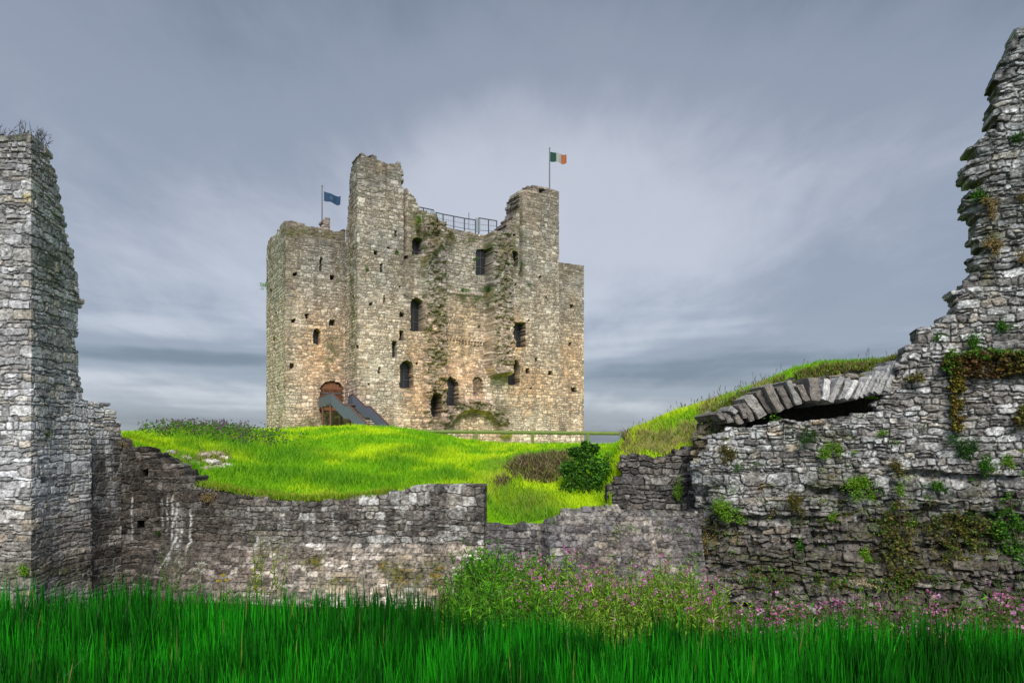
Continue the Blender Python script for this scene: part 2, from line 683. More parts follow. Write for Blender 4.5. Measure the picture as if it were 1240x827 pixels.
    C_ = np.vstack(allC)
    F_ = np.vstack(allF)
    used = np.unique(F_)
    re = np.zeros(len(V_), int)
    re[used] = np.arange(len(used))
    o = mesh_np(name, V_[used], re[F_], C_[used], mat, parent, False)
    return o, path


def lerp(a, b, t):
    t = np.asarray(t)[..., None]
    return np.asarray(a) * (1 - t) + np.asarray(b) * t


def palette(r, cols):
    cols = np.array(cols, float)
    i = np.clip((r * len(cols)).astype(int), 0, len(cols) - 1)
    return cols[i]


def rect(x0, y0, x1, y1):
    return [(x0, y0), (x1, y0), (x1, y1), (x0, y1)]


def archrect(x0, y0, x1, y1, k=.28):
    h = (x1 - x0) * k * 1.6
    xm = (x0 + x1) / 2
    return [(x0, y1), (x0, y0 + h), (x0 + (xm - x0) * .3, y0 + h * .35), (xm, y0), (x1 - (xm - x0) * .3, y0 + h * .35), (x1, y0 + h), (x1, y1)]


def spots(px, py, lst):
    s = np.zeros_like(px)
    for (x, y, rx, ry) in lst:
        s = np.maximum(s, np.exp(-((px - x) / rx) ** 2 - ((py - y) / ry) ** 2))
    return s

# ------------------------------------------------------------------ the keep
DIR = np.array([.857, .515])
SID = np.array([-.515, .857])
P0 = np.array([-12.6, 55.7])
P1 = P0 + 20 * DIR
J = P0 + 3.3 * SID
A0 = J - 4.95 * DIR
A1 = A0 + 7.6 * SID
Q0 = P1 + 3.3 * SID
Q1 = Q0 + 5.48 * DIR
Q2 = Q1 + 7.0 * SID
KB = EZ - 1.2      # base of the walls, below the turf

keep = empty('castle_keep', (0, 0, 0))
tag(keep, 'tall ruined grey brown stone castle keep with square towers on the green mound', 'castle')

SLITS_A = [rect(387.2, 312, 389.6, 328), archrect(379.5, 397.5, 388, 416.5), rect(331, 408, 333.2, 431)]
HOLES_A = [(357, 332, 2.6, 2), (402, 336, 2.4, 2.6), (371.5, 383, 2, 2.4), (355, 388.5, 2, 2.2), (402, 391, 3, 3.4), (353.5, 443, 2, 2.6),
           (344, 470, 1.2, 1.2), (328, 352, 1.2, 2), (334, 380, 1.2, 2), (336, 470, 1.3, 3)]


def keep_col(I, base_y=470, warm=1.0, dark_top=None, green=(), gold=(), pale=()):
    px, py, rr, prof = I['px'], I['py'], I['rr'], I['prof']
    U, V = I['U'], I['V']
    c = palette(rr[3], [(.40, .315, .235), (.46, .375, .295), (.34, .27, .21), (.52, .445, .37), (.30, .24, .195), (.42, .32, .225),
                        (.48, .42, .36), (.37, .295, .24), (.56, .49, .42), (.25, .21, .18)])
    c = c * (1.08 + .34 * rr[4])[..., None] * np.array([1.10, .99, .92])
    grey = sstep(V - EZ, 8, 17) * .95 * (.5 + fbm(U * .35, V * .35, 61, 3))
    g = c.mean(-1, keepdims=True) * np.array([.92, .86, .82]) * .74
    c = c * (1 - np.clip(grey, 0, .9)[..., None]) + g * np.clip(grey, 0, .9)[..., None]
    # gold and brown washes, damp streaks
    w = sstep(fbm(U * .5, V * .22, 71, 4), .46, .68)
    c = c * (1 - .55 * w[..., None]) + c * np.array([1.06, .86, .66]) * .55 * w[..., None]
    st = sstep(fbm(U * 1.9, V * .16, 75, 4), .54, .74)
    c = c * (1 - .34 * st)[..., None]
    low = sstep(V - EZ, 6.0, 1.0)
    c = c * (1 + .14 * low)[..., None]
    if gold:
        s = spots(px, py, gold)
        c = lerp(c, c * np.array([1.14, .90, .58]), np.clip(s * 1.1, 0, 1) * .7)
    if pale:
        s = spots(px, py, pale) * sstep(fbm(U * 1.5, V * 1.5, 88, 3), .3, .6)
        c = lerp(c, np.array([.52, .47, .38]), np.clip(s, 0, 1) * .55)
    c = c * .80 + c.mean(-1, keepdims=True) * .20
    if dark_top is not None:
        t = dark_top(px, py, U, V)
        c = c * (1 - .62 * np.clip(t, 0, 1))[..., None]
    if green:
        s = spots(px, py, green) * sstep(fbm(U * 2.2, V * 2.2, 99, 3), .34, .60)
        c = lerp(c, palette(rr[2], [(.06, .085, .02), (.11, .10, .025), (.08, .09, .03), (.13, .105, .03)]), np.clip(s * 1.3, 0, 1) * .85)
    mort = np.array([.20, .16, .125]) * (1 - .25 * grey[..., None].clip(0, 1))
    c = c * prof[..., None] + mort * (1 - prof)[..., None]
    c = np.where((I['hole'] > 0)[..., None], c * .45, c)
    return np.clip(c, .01, .9)


def small_holes(lst, dep=.55):
    return [(rect(x - a, y - b, x + a, y + b), dep) for (x, y, a, b) in lst]


KM = dict(ch=(.15, .31), sw=(.18, .58), warp=.07, split=.2)
SP = .064

# left tower
polyA = [(300, 560), (318, 560), (322.5, 300), (326, 290), (333, 284), (338, 277), (343, 268.5), (349, 267), (358, 268), (362, 271), (372, 273), (386, 275),
         (402, 277), (412, 279), (420, 278), (430, 278), (430, 560)]
holesA = [(p, .9) for p in SLITS_A] + small_holes(HOLES_A) + [(archrect(388, 461, 415.5, 498, .2), .5)]
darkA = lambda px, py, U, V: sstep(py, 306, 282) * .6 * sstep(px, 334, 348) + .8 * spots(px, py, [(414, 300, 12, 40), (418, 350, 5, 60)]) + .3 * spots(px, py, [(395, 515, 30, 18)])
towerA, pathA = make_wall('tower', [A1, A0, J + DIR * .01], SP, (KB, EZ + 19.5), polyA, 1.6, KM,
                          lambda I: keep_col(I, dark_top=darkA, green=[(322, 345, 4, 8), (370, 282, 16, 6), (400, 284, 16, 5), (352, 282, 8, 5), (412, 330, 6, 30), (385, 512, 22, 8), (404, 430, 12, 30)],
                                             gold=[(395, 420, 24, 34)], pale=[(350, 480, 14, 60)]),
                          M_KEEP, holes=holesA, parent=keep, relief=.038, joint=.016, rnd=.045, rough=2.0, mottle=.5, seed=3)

# main front: left cheek, front, right cheek
polyM = [(380, 560), (416, 560), (418, 300), (424, 216), (425.5, 203), (430, 199), (432, 194), (436, 186), (441, 186.5), (449, 190), (456, 190), (462, 196), (470, 199), (475, 197),
         (481, 195.5), (488, 199), (489.5, 224), (497, 232), (505, 244), (510, 254), (516, 259), (525, 263), (533, 270), (545, 273), (560, 275), (583, 281), (597, 283), (607, 280),
         (613, 272), (620, 262), (629, 255), (631, 245), (632, 231), (640, 226), (648, 230), (653, 235), (661, 231), (677, 231), (690, 231), (690, 560)]
WIN = [archrect(497.5, 361, 511, 401, .2), archrect(484.5, 436, 500, 470), archrect(519, 476, 531, 505), archrect(538.5, 456, 555, 491, .35),
       archrect(580, 300, 592.5, 331, .12), archrect(617.5, 303.5, 627, 323), archrect(499.5, 288, 511, 308, .15),
       rect(621.5, 390.5, 636, 420.5), archrect(615.5, 435, 629, 466, .35)]
SHAL = [archrect(573.5, 456, 585, 477)]
SLM = [rect(475, 413, 480.5, 432), rect(483.5, 400, 488, 412), rect(478, 279, 480, 286), rect(460.5, 320, 462.5, 330), rect(464.5, 358, 466, 367), rect(458, 445, 460, 452),
       rect(536.5, 442, 538.5, 447)]
HM = [(455, 306, 1.9, 2), (492.5, 311, 1.9, 1.8), (449, 368, 2, 1.6), (486.5, 381, 2.6, 2.4), (638.5, 449, 2.4, 2.6), (666.5, 451.5, 2.6, 2.6), (623, 285, 1.6, 1.4), (629, 332, 1.4, 1.4),
      (545, 391, 1.2, 1.2), (584, 395, 1.2, 1.2), (616, 405, 1.2, 2.4), (649, 436, 1, 2.6), (447, 466, 1, 2), (654, 335, 1.2, 1.2), (661, 360, 1, 1), (505, 440, 1.2, 1.2), (432, 420, 1.2, 2), (428, 360, 1.2, 2),
      (643, 470, 1, 1), (470, 300, 1.2, 1), (484, 347, 1, 1.2), (624, 345, 1, 1), (640, 388, 1, 1)]
PUT = []
for k in range(14):
    PUT.append((541.5 + k * 3.7, 408.6 + k * .42, .95, 1.0))
    if 3 < k:
        PUT.append((541.5 + k * 3.7, 411.8 + k * .45, .85, .9))
holesM = [(p, 1.0) for p in WIN] + [(p, .35) for p in SHAL] + [(p, .8) for p in SLM] + small_holes(HM) + small_holes(PUT, .3)


def disp_main(H, px, py, U, V, d, rr):
    jx = (fbm(U * 1.3, V * 1.3, 201, 3) - .5) * 7
    s1 = sstep(px + jx, 511.5, 513.5) * sstep(px + jx, 540.5, 537.5) * sstep(py, 250, 258)
    s1 = s1 * (.65 + .45 * sstep(fbm(U * .7, V * .5, 203, 3), .3, .7))
    s2 = sstep(px + jx * .7, 590.5, 592.5) * sstep(px + jx * .7, 619, 615.5) * sstep(py + jx * .5, 457, 453) * sstep(py, 278, 284)
    taper = sstep(py, 300, 440)
    rough = (fbm(U * 2.2, V * 2.2, 205, 4) - .5) * .8 + (rr[0] - .5) * .3
    H = H + s1 * (.7 + rough) + s2 * (.75 + .35 * taper + rough * .7)
    # ruined vault springing over the arch scar
    ax, ay = 573, 527
    rad = np.hypot((px - ax) / 31, (py - ay) / 30)
    ring = sstep(rad, .98, 1.05) * sstep(rad, 1.55, 1.35) * sstep(py, 531, 525)
    H = H + ring * (.55 + rough * .9) - sstep(rad, 1.0, .93) * .25
    # wall face between the scars a little further back
    H = H - .6 * sstep(px, 536, 541) * sstep(px, 594, 590) * sstep(py, 474, 430)
    led = np.exp(-((py - (352 + (px - 538) * .09)) / 2.0) ** 2) * sstep(px, 536, 540) * sstep(px, 594, 590)
    H = H + led * .12
    # chase left of the first scar
    H = H - .6 * np.exp(-((px - 490.8) / 1.1) ** 2) * sstep(py, 330, 300)
    H = H - .6 * np.exp(-((px - 631.5) / 1.3) ** 2) * sstep(py, 360, 330)
    return H


def col_main(I):
    px, py, rr, U, V = I['px'], I['py'], I['rr'], I['U'], I['V']
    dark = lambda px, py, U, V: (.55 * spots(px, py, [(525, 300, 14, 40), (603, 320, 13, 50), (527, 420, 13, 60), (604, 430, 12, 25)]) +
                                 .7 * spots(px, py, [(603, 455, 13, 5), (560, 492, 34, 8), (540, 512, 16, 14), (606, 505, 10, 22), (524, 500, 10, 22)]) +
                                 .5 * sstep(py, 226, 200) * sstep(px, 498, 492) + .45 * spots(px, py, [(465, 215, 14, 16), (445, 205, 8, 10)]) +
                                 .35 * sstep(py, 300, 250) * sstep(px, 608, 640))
    c = keep_col(I, dark_top=dark,
                 green=[(505, 265, 10, 22), (506, 290, 9, 20), (545, 285, 12, 6), (557, 292, 12, 4), (575, 288, 8, 5), (592, 300, 4, 60), (591, 350, 5, 22), (622, 300, 6, 30), (632, 320, 3, 50),
                        (630, 270, 3, 30), (514, 300, 4, 40), (512, 330, 4, 26), (548, 344, 10, 4), (563, 357, 6, 8), (580, 362, 5, 5), (525, 285, 10, 26), (605, 330, 8, 44), (560, 492, 30, 6), (594, 370, 4, 10),
                        (428, 400, 4, 60), (426, 330, 3, 40), (525, 400, 9, 70), (605, 500, 12, 14), (535, 470, 6, 8)],
                 gold=[(560, 430, 30, 50), (505, 485, 14, 36), (500, 420, 10, 40), (565, 380, 24, 26), (520, 300, 5, 14), (628, 415, 12, 30), (530, 465, 8, 12), (460, 205, 10, 8), (643, 470, 26, 30)],
                 pale=[(560, 320, 26, 34), (640, 500, 40, 26), (460, 495, 26, 26), (470, 450, 30, 40)])
    return c


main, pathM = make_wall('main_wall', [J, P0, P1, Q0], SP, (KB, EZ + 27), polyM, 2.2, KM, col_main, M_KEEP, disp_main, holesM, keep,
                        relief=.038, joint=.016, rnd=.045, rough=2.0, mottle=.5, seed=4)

# right tower behind
polyF = [(640, 560), (640, 319), (678, 319), (690, 320), (699, 321), (706.5, 323), (708, 330), (708.5, 560), (760, 560)]
polyF = [(640, 560), (640, 318), (690, 320), (706.5, 322), (720, 324), (720, 560)]
towerF, pathF = make_wall('tower', [Q0 - DIR * .01, Q1, Q2], SP, (KB, EZ + 20.2), polyF, 1.6, KM,
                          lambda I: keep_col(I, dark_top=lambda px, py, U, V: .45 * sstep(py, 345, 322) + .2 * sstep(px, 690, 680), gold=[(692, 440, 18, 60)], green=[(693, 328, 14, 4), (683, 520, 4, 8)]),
                          M_KEEP, None, small_holes([(692, 371, 1.8, 2), (690, 417, 1.8, 2), (694.5, 472, 2.8, 2.6)]), keep, relief=.038, joint=.016, rnd=.045, rough=2.0, mottle=.5, seed=5)

# rear faces, plain masonry out of sight, and the roof slab that closes the shell
mb = MB()
cc = (.33, .29, .23)


def slab_wall(a, b, z0, z1, t=1.2):
    a, b = np.asarray(a), np.asarray(b)
    d = (b - a)
    L = np.hypot(*d)
    d = d / L
    n = np.array([-d[1], d[0]])
    c = (a + b) / 2 + n * t / 2
    mb.box((c[0], c[1], (z0 + z1) / 2), (d[0] * L / 2, d[1] * L / 2, 0), (n[0] * t / 2, n[1] * t / 2, 0), (0, 0, (z1 - z0) / 2), cc)


R0, R1 = P0 + 20 * SID, P1 + 20 * SID
slab_wall(Q2, Q2 - DIR * 5.48, KB, EZ + 18.5)
slab_wall(P1 + 10.3 * SID, R1, KB, EZ + 20)
slab_wall(R1, R0, KB, EZ + 20)
slab_wall(R0, P0 + 10.9 * SID, KB, EZ + 20)
slab_wall(P0 + 10.9 * SID, A1, KB, EZ + 17.5)
rear = mb.build('rear_wall', M_KEEP, keep)
mb = MB()
c = (P0 + R1) / 2
mb.box((c[0], c[1], EZ + 16.2), (*(DIR * 8.6), 0), (*(SID * 8.6), 0), (0, 0, .2), (.2, .19, .18))
c = A0 + DIR * 2.4 + SID * 3.8
mb.box((c[0], c[1], EZ + 15.6), (*(DIR * 2.0), 0), (*(SID * 2.9), 0), (0, 0, .15), (.2, .19, .18))
c = Q0 + DIR * 2.4 + SID * 3.5
mb.box((c[0], c[1], EZ + 16.2), (*(DIR * 2.4), 0), (*(SID * 2.6), 0), (0, 0, .15), (.2, .19, .18))
mb.build('roof', M_KEEP, keep)

# stump of wall behind the left tower and beside the right turret
polyS = [(380, 300), (388, 274), (389, 266), (392, 263), (398, 263), (402, 266), (404, 272), (410, 275), (414, 271), (418, 268), (424, 267), (430, 268), (430, 300)]
a = P0 + 7.5 * SID - DIR * 3.6
make_wall('parapet', [a - DIR * 1.0, a + DIR * 3.5], SP, (EZ + 14, EZ + 22), polyS, 1.0, KM,
          lambda I: keep_col(I, dark_top=lambda px, py, U, V: .25 + 0 * px), M_KEEP, parent=keep, relief=.038, joint=.016, rnd=.045, rough=2.0, mottle=.5, seed=6)
polyS = [(612, 290), (618, 268), (619, 243), (625, 240), (633, 240), (634, 290)]
a = P0 + DIR * 13.8 + 3 * SID
make_wall('parapet', [a, a + DIR * 5.5], SP, (EZ + 15, EZ + 26), polyS, 1.0, KM,
          lambda I: keep_col(I), M_KEEP, parent=keep, relief=.038, joint=.016, rnd=.045, rough=2.0, mottle=.5, seed=7)


def window_in(path, poly, dep, bars=True):
    xs = [p[0] for p in poly]
    ys = [p[1] for p in poly]
    x0, x1, y0, y1 = min(xs), max(xs), min(ys), max(ys)
    a, n = path.world(x0, y1, 0)
    b, _ = path.world(x1, y1, 0)
    t, _ = path.world(x0, y0, 0)
    t2, _ = path.world(x1, y0, 0)
    c = (a + b) / 2 - n * dep
    dr = (b - a)[:2]
    w = np.hypot(*dr) * 1.15
    dr = dr / np.hypot(*dr)
    z0, z1 = min(a[2], b[2]) - .1, max(t[2], t2[2]) + .1
    m = MB()
    m.box((c[0], c[1], (z0 + z1) / 2), (dr[0] * w / 2, dr[1] * w / 2, 0), (n[0] * .02, n[1] * .02, 0), (0, 0, (z1 - z0) / 2))
    o = m.build('window', M_PANE, keep)
    if bars:
        m = MB()
        cf = c + n * .05
        for k in (.33, .66):
            zz = z0 + (z1 - z0) * k
            m.box((cf[0], cf[1], zz), (dr[0] * w / 2, dr[1] * w / 2, 0), (n[0] * .015, n[1] * .015, 0), (0, 0, .03))
        m.box((cf[0], cf[1], (z0 + z1) / 2), (dr[0] * .03, dr[1] * .03, 0), (n[0] * .018, n[1] * .018, 0), (0, 0, (z1 - z0) / 2))
        m.build('frame', M_FRAME, o)


for p in WIN:
    window_in(pathM, p, .80)
for p in SLM[:2]:
    window_in(pathM, p, .62, False)
window_in(pathA, SLITS_A[1], .72)

# door in the left tower
a, n = pathA.world(388.5, 497, -.22)
b, _ = pathA.world(415, 497, -.22)
dr = (b - a)[:2] / np.hypot(*(b - a)[:2])
W = np.hypot(*(b - a)[:2])
z0 = a[2]
z1 = EZ + (HY - 462) / F * a[1]
m = MB()
npl = 7
for k in range(npl):
    x = (k + .5) / npl
    top = z1 - .55 * (abs(x - .5) * 2) ** 2
    c = a + np.array([dr[0], dr[1], 0]) * W * x
    m.box((c[0], c[1], (z0 + top) / 2), (dr[0] * W / npl * .485, dr[1] * W / npl * .485, 0), (n[0] * .04, n[1] * .04, 0), (0, 0, (top - z0) / 2))
cm = (a + b) / 2 + n * .02
m.box((cm[0], cm[1], (z0 + z1) / 2), (dr[0] * W * .49, dr[1] * W * .49, 0), (n[0] * .02, n[1] * .02, 0), (0, 0, (z1 - z0) / 2 - .6))
door = m.build('door', M_DOOR, keep)
m = MB()
for zz in (z1 - .95, z0 + .7):
    c = (a + b) / 2 + n * .06
    m.box((c[0], c[1], zz), (dr[0] * W * .42, dr[1] * W * .42, 0), (n[0] * .02, n[1] * .02, 0), (0, 0, .06))
m.build('hinge', M_DKSTEEL, door)

# ------------------------------------------------------------------ timber stair up to the door
st = empty('staircase', (-13.5, 55, EZ))
tag(st, 'grey boarded timber staircase climbing to the brown door of the castle keep', 'staircase')
st_inv = np.array([-13.5, 55, EZ])
zl = EZ + (HY - 490) / F * 56.0
DN = np.array([.75, -.66])
PR = np.array([.66, .75])
L0 = np.array([-15.25, 57.5])
L1 = np.array([-13.6, 54.76])
runs = [(0, zl), (1.7, zl - 1.1), (2.3, zl - 1.1), (5.4, zl - 3.1)]
hw = 1.0


def stp(t, side, z):
    q = L1 + DN * t + PR * side
    return np.array([q[0], q[1], z]) - st_inv


def sheet(m, pts, th, dirv):
    """thin board panel from a side outline"""
    pts = np.array(pts)
    dv = np.array([dirv[0], dirv[1], 0]) * th
    n = len(pts)
    V = np.vstack([pts - dv, pts + dv])
    Fq = []
    for k in range(0, n - 3 + 1, 2):
        q = (k, k + 1, k + 3, k + 2)
        Fq.append(q)
        Fq.append(tuple(x + n for x in q[::-1]))
    for k in range(0, n - 2, 2):
        Fq.append((k, k + 2, k + 2 + n, k + n))
        Fq.append((k + 1, k + 1 + n, k + 3 + n, k + 3))
    Fq.append((0, n, n + 1, 1))
    Fq.append((n - 2, n - 1, 2 * n - 1, 2 * n - 2))
    m.add(V, Fq)


for side in (-hw, hw):
    m = MB()
    pts = []
    # landing part runs back towards the door
    q = L0 + np.array([.857, .515]) * side
    if side > 0:
        q = L1 + (L0 - L1) * .5 + np.array([.857, .515]) * side
    lb = np.array([q[0], q[1], zl]) - st_inv
    prof_ = [(lb + [0, 0, -.15], lb + [0, 0, .62])]
    for (t, z) in runs:
        hgt = .82
        prof_.append((stp(t, side, z - .16), stp(t, side, z + hgt)))
    for lo, hi in prof_:
        pts += [lo, hi]
    sheet(m, pts, .03, PR)
    m.build('side_panel', M_PANEL, st)
    m = MB()
    for (l0, h0), (l1, h1) in zip(prof_[:-1], prof_[1:]):
        m.bar(h0 + [0, 0, .03], h1 + [0, 0, .03], .055, n=6)
    m.build('handrail', M_RAILTOP, st)
nst = 0
for (t0, za), (t1, zb) in zip(runs[:-1], runs[1:]):
    n = max(1, int(round((za - zb) / .19)))
    if za == zb:
        m = MB()
        m.box((stp(t0, 0, za) + stp(t1, 0, zb)) / 2 - [0, 0, .04], (*(PR * hw * .97), 0), (*(DN * (t1 - t0) / 2), 0), (0, 0, .04))
        m.build('landing', M_STEP, st)
        continue
    for k in range(n):
        t = t0 + (t1 - t0) * (k + .5) / n
        z = za + (zb - za) * (k + 1) / n
        m = MB()
        m.box(stp(t, 0, z - .03), (*(PR * hw * .97), 0), (*(DN * (t1 - t0) / n * .55), 0), (0, 0, .035))
        m.build('step', M_STEP, st)
m = MB()
c = (L0 + L1) / 2
m.box(np.array([c[0], c[1], zl - .06]) - st_inv, (*(np.array([.857, .515]) * hw), 0), (*((L1 - L0) * .55), 0), (0, 0, .06))
m.build('landing', M_STEP, st)
for (q, s) in ((L0 * .7 + L1 * .3, -hw * .95), (L1, -hw * .95), (L0 * .7 + L1 * .3, hw * .6), (L1, hw * .6)):
    m = MB()
    p = q + np.array([.857, .515]) * s
    m.box(np.array([p[0], p[1], (zl + KB) / 2 + .5]) - st_inv, (.07, 0, 0), (0, .07, 0), (0, 0, (zl - KB) / 2 - .6))
    m.build('post', M_RAILTOP, st)
for t in (2.9, 5.2):
    for s in (-hw * .9, hw * .9):
        m = MB()
        z1 = np.interp(t, [r[0] for r in runs], [r[1] for r in runs]) - .25
        m.box(stp(t, s, (z1 + KB) / 2), (.06, 0, 0), (0, .06, 0), (0, 0, (z1 - KB) / 2))
        m.build('post', M_RAILTOP, st)

# ------------------------------------------------------------------ walkway railing on the wall head
ww = empty('walkway_railing', (0, 0, 0))
tag(ww, 'steel and mesh walkway railing along the broken top of the castle keep', 'railing')


def on_front(px, py, back=1.0):
    u, Y = pathM.hit(px, 1)
    x, y = pathM.at(u)
    q = np.array([x, y]) + SID * back
    d = q[1]
    return np.array([q[0], q[1], EZ + (HY - py) / F * d])


def rail_run(pxs, ytop, ybot, back=1.0, mesh=True):
    tops = [on_front(x, y, back) for x, y in zip(pxs, ytop)]
    bots = [on_front(x, y, back) for x, y in zip(pxs, ybot)]
    for t, b in zip(tops, bots):
        m = MB()
        m.bar(b - [0, 0, .6], t, .055, n=4)
        m.build('post', M_DKSTEEL, ww)
    m = MB()
    for a, b in zip(tops[:-1], tops[1:]):
        m.bar(a, b, .05, n=4)
    m.build('top_rail', M_DKSTEEL, ww)
    m = MB()
    for t0, t1, b0, b1 in zip(tops[:-1], tops[1:], bots[:-1], bots[1:]):
        m.bar(b0 + .12 * (t0 - b0), b1 + .12 * (t1 - b1), .035, n=4)
        m.bar(b0 + .55 * (t0 - b0), b1 + .55 * (t1 - b1), .02, n=4)
        nn = max(2, int(np.linalg.norm(t1 - t0) / .16))
        for k in range(1, nn):
            s = k / nn
            m.bar(b0 + (b1 - b0) * s + .1 * (t0 - b0), t0 + (t1 - t0) * s, .010, n=4)
    m.build('mesh_panel', M_STEEL, ww)


rail_run([508, 520, 532.5], [249.5, 252, 254.5], [262, 266, 268], 1.3)
rail_run([534, 542.5, 555.5, 568.5, 582], [257.5, 259.5, 262, 264.5, 266.5], [270.5, 273, 276, 278.5, 280.5], 1.0)
rail_run([586, 598, 608], [264, 266, 267.5], [281, 281.5, 282], 1.0)
for (xa, xb, yt, yb) in ((527.5, 533, 255, 267), (582.5, 587.5, 264, 281)):
    m = MB()
    a, b = on_front(xa, yb, 1.0), on_front(xb, yb, 1.0)
    t = on_front(xa, yt, 1.0)
    c = (a + b) / 2
    m.box((c[0], c[1], (a[2] + t[2]) / 2), (*(b - a)[:2] / 2, 0), (*(SID * .03), 0), (0, 0, (t[2] - a[2]) / 2))
    m.build('solid_panel', M_STEEL, ww)
m = MB()
a = on_front(576.5, 279, 1.4)
m.bar(a, a + [0, 0, 1.6], .03, n=4)
m.build('mast', M_DKSTEEL, ww)

# ------------------------------------------------------------------ flags


def flag(px, py0, py1, back_pt, fx0, fy0, fx1, drop, cols, label, sag=.3):
    d = back_pt
    base = P(px, py1, d)
    top = P(px, py0, d)
    f = empty('flagpole', tuple(base))
    tag(f, label, 'flag')
    m = MB()
    m.bar((0, 0, -.8), (0, 0, top[2] - base[2]), .075, r2=.055, n=8)
    m.build('pole', M_POLE, f)
    m = MB()
    m.box((0, 0, top[2] - base[2] + .05), (.07, 0, 0), (0, .07, 0), (0, 0, .05))
    m.build('finial', M_POLE, f)
    a = P(fx0, fy0, d) - base
    w = (fx1 - fx0) / F * d
    h = drop / F * d
    nx, ny = 24, 10
    s, t = np.meshgrid(np.linspace(0, 1, nx), np.linspace(0, 1, ny))
    X = a[0] + s * w * .98
    Y = a[1] + .16 * np.sin(s * 9 + t * 1.2) * s ** .6 + .1 * s
    Z = a[2] - t * h * (1 - .12 * s) - s * sag * w + .09 * np.sin(s * 7.5 - t) * s
    idx = np.arange(nx * ny).reshape(ny, nx)
    Fq = np.stack([idx[:-1, :-1].ravel(), idx[:-1, 1:].ravel(), idx[1:, 1:].ravel(), idx[1:, :-1].ravel()], 1)
    mesh_np('cloth', np.stack([X, Y, Z], -1).reshape(-1, 3), Fq, cols(s, t).reshape(-1, 3), M_PETAL, f, True)


def tri_col(s, t):
    c = np.empty(s.shape + (3,))
    c[:] = (.018, .07, .055)
    c[(s > .36)] = (.38, .38, .375)
    c[(s > .69)] = (.40, .13, .06)
    return c


def blue_col(s, t):
    c = np.empty(s.shape + (3,))
    c[:] = (.035, .075, .15)
    c[(np.hypot((s - .45) * 1.6, t - .5) < .17)] = (.08, .13, .20)
    return c


flag(390, 226, 268, 63.5, 392.3, 232, 412.5, 11.5, blue_col, 'dark blue flag flying on a thin pole above the left castle tower', .30)
flag(665.5, 180, 234, 67.0, 666.3, 184, 686.5, 12, tri_col, 'green white and orange tricolour flag flying above the right castle turret', .16)

# ------------------------------------------------------------------ terrain: the castle mound
ROWS = {
    -600: [(15, 545), (25, 530), (40, 530), (60, 538)],
    60: [(15, 545), (20, 532), (26, 528), (40, 529), (60, 538)],
    165: [(15, 540), (17, 534), (21, 529.5), (28, 525.5), (40, 527), (60, 538)],
    240: [(15, 585), (16.2, 570), (17.5, 560), (20, 543), (24, 527), (29, 520.5), (38, 523), (60, 538)],
    330: [(15, 604), (18, 576), (22, 549), (27, 528), (32, 521.5), (40, 525), (60, 538)],
    440: [(15, 604), (18, 578), (23, 546), (28, 524), (33, 517), (40, 521), (48, 529), (60, 538)],
    500: [(15, 595), (18, 576), (23, 549), (28, 529), (33, 520.5), (40, 525), (60, 538)],
    540: [(15, 589), (18, 576), (24, 551), (30, 534), (36, 529), (45, 533), (60, 538)],
    585: [(15, 590), (18, 579), (24, 557), (30, 542), (37, 535), (45, 536), (60, 539)],
    600: [(14.6, 632), (16, 612), (17.2, 592), (18.5, 574), (24, 556), (30, 544), (37, 537), (60, 539.5)],
    632: [(14.6, 632), (16, 611), (17.3, 592), (17.9, 566), (18.5, 556), (24, 549), (30, 543), (37, 538), (60, 539.5)],
    690: [(14.6, 626), (16, 613), (17.3, 594), (17.9, 562), (18.6, 551), (24, 546), (37, 538.5), (60, 539.7)],
    735: [(14.6, 622), (16, 612), (17.3, 592), (18.0, 562), (18.8, 549), (24, 545), (37, 539.5), (60, 540)],
    748: [(15.5, 558), (16.2, 552), (17, 546), (18, 543), (24, 543), (37, 539.7), (60, 540)],
    758: [(15.5, 556), (15.9, 545), (16.2, 530), (17, 525), (20, 527), (26, 535), (60, 540)],
    800: [(15.5, 556), (15.8, 540), (16.3, 520), (17, 509), (18, 507), (21, 513), (30, 532), (60, 540)],
    850: [(15.4, 540), (15.7, 520), (16.2, 501), (17, 492), (18, 490.5), (21, 498), (30, 528), (60, 540)],
    900: [(15.0, 500), (15.3, 487), (16, 477), (17, 474.5), (21, 486), (30, 525), (60, 540)],
    960: [(15.0, 480), (15.2, 462), (15.6, 452), (16.6, 449.5), (21, 470), (30, 520), (60, 540)],
    1000: [(15.0, 470), (15.2, 452), (15.6, 442), (16.6, 440.5), (21, 470), (30, 520), (60, 540)],
    1060: [(14.8, 460), (15, 446), (15.6, 438.5), (16.6, 438), (21, 466), (30, 520), (60, 540)],
    1100: [(14.7, 450), (15, 436), (16.6, 434), (21, 466), (30, 520), (60, 540)],
    1900: [(14.7, 450), (15, 440), (16.6, 440), (21, 466), (30, 520), (60, 540)],
}
DEP = np.concatenate([np.geomspace(12.4, 60, 240), [70, 90, 130, 250, 600, 1500, 4000]])
cpx = sorted(ROWS)
prof_z = []
for c in cpx:
    r = np.array(ROWS[c], float)
    z = (HY - r[:, 1]) / F * r[:, 0]
    zz = np.interp(DEP, r[:, 0], z)
    zz[DEP > 60] = z[-1] - .3 * np.clip((DEP[DEP > 60] - 60) / 100, 0, 1) - .4 * (DEP[DEP > 60] > 200)
    prof_z.append(zz)
prof_z = np.array(prof_z)
TPX = np.concatenate([np.arange(-600, 60, 12), np.arange(60, 1130, 3.0), np.arange(1130, 1901, 14)])
TZ = np.stack([np.interp(TPX, cpx, prof_z[:, j]) for j in range(len(DEP))], 1)


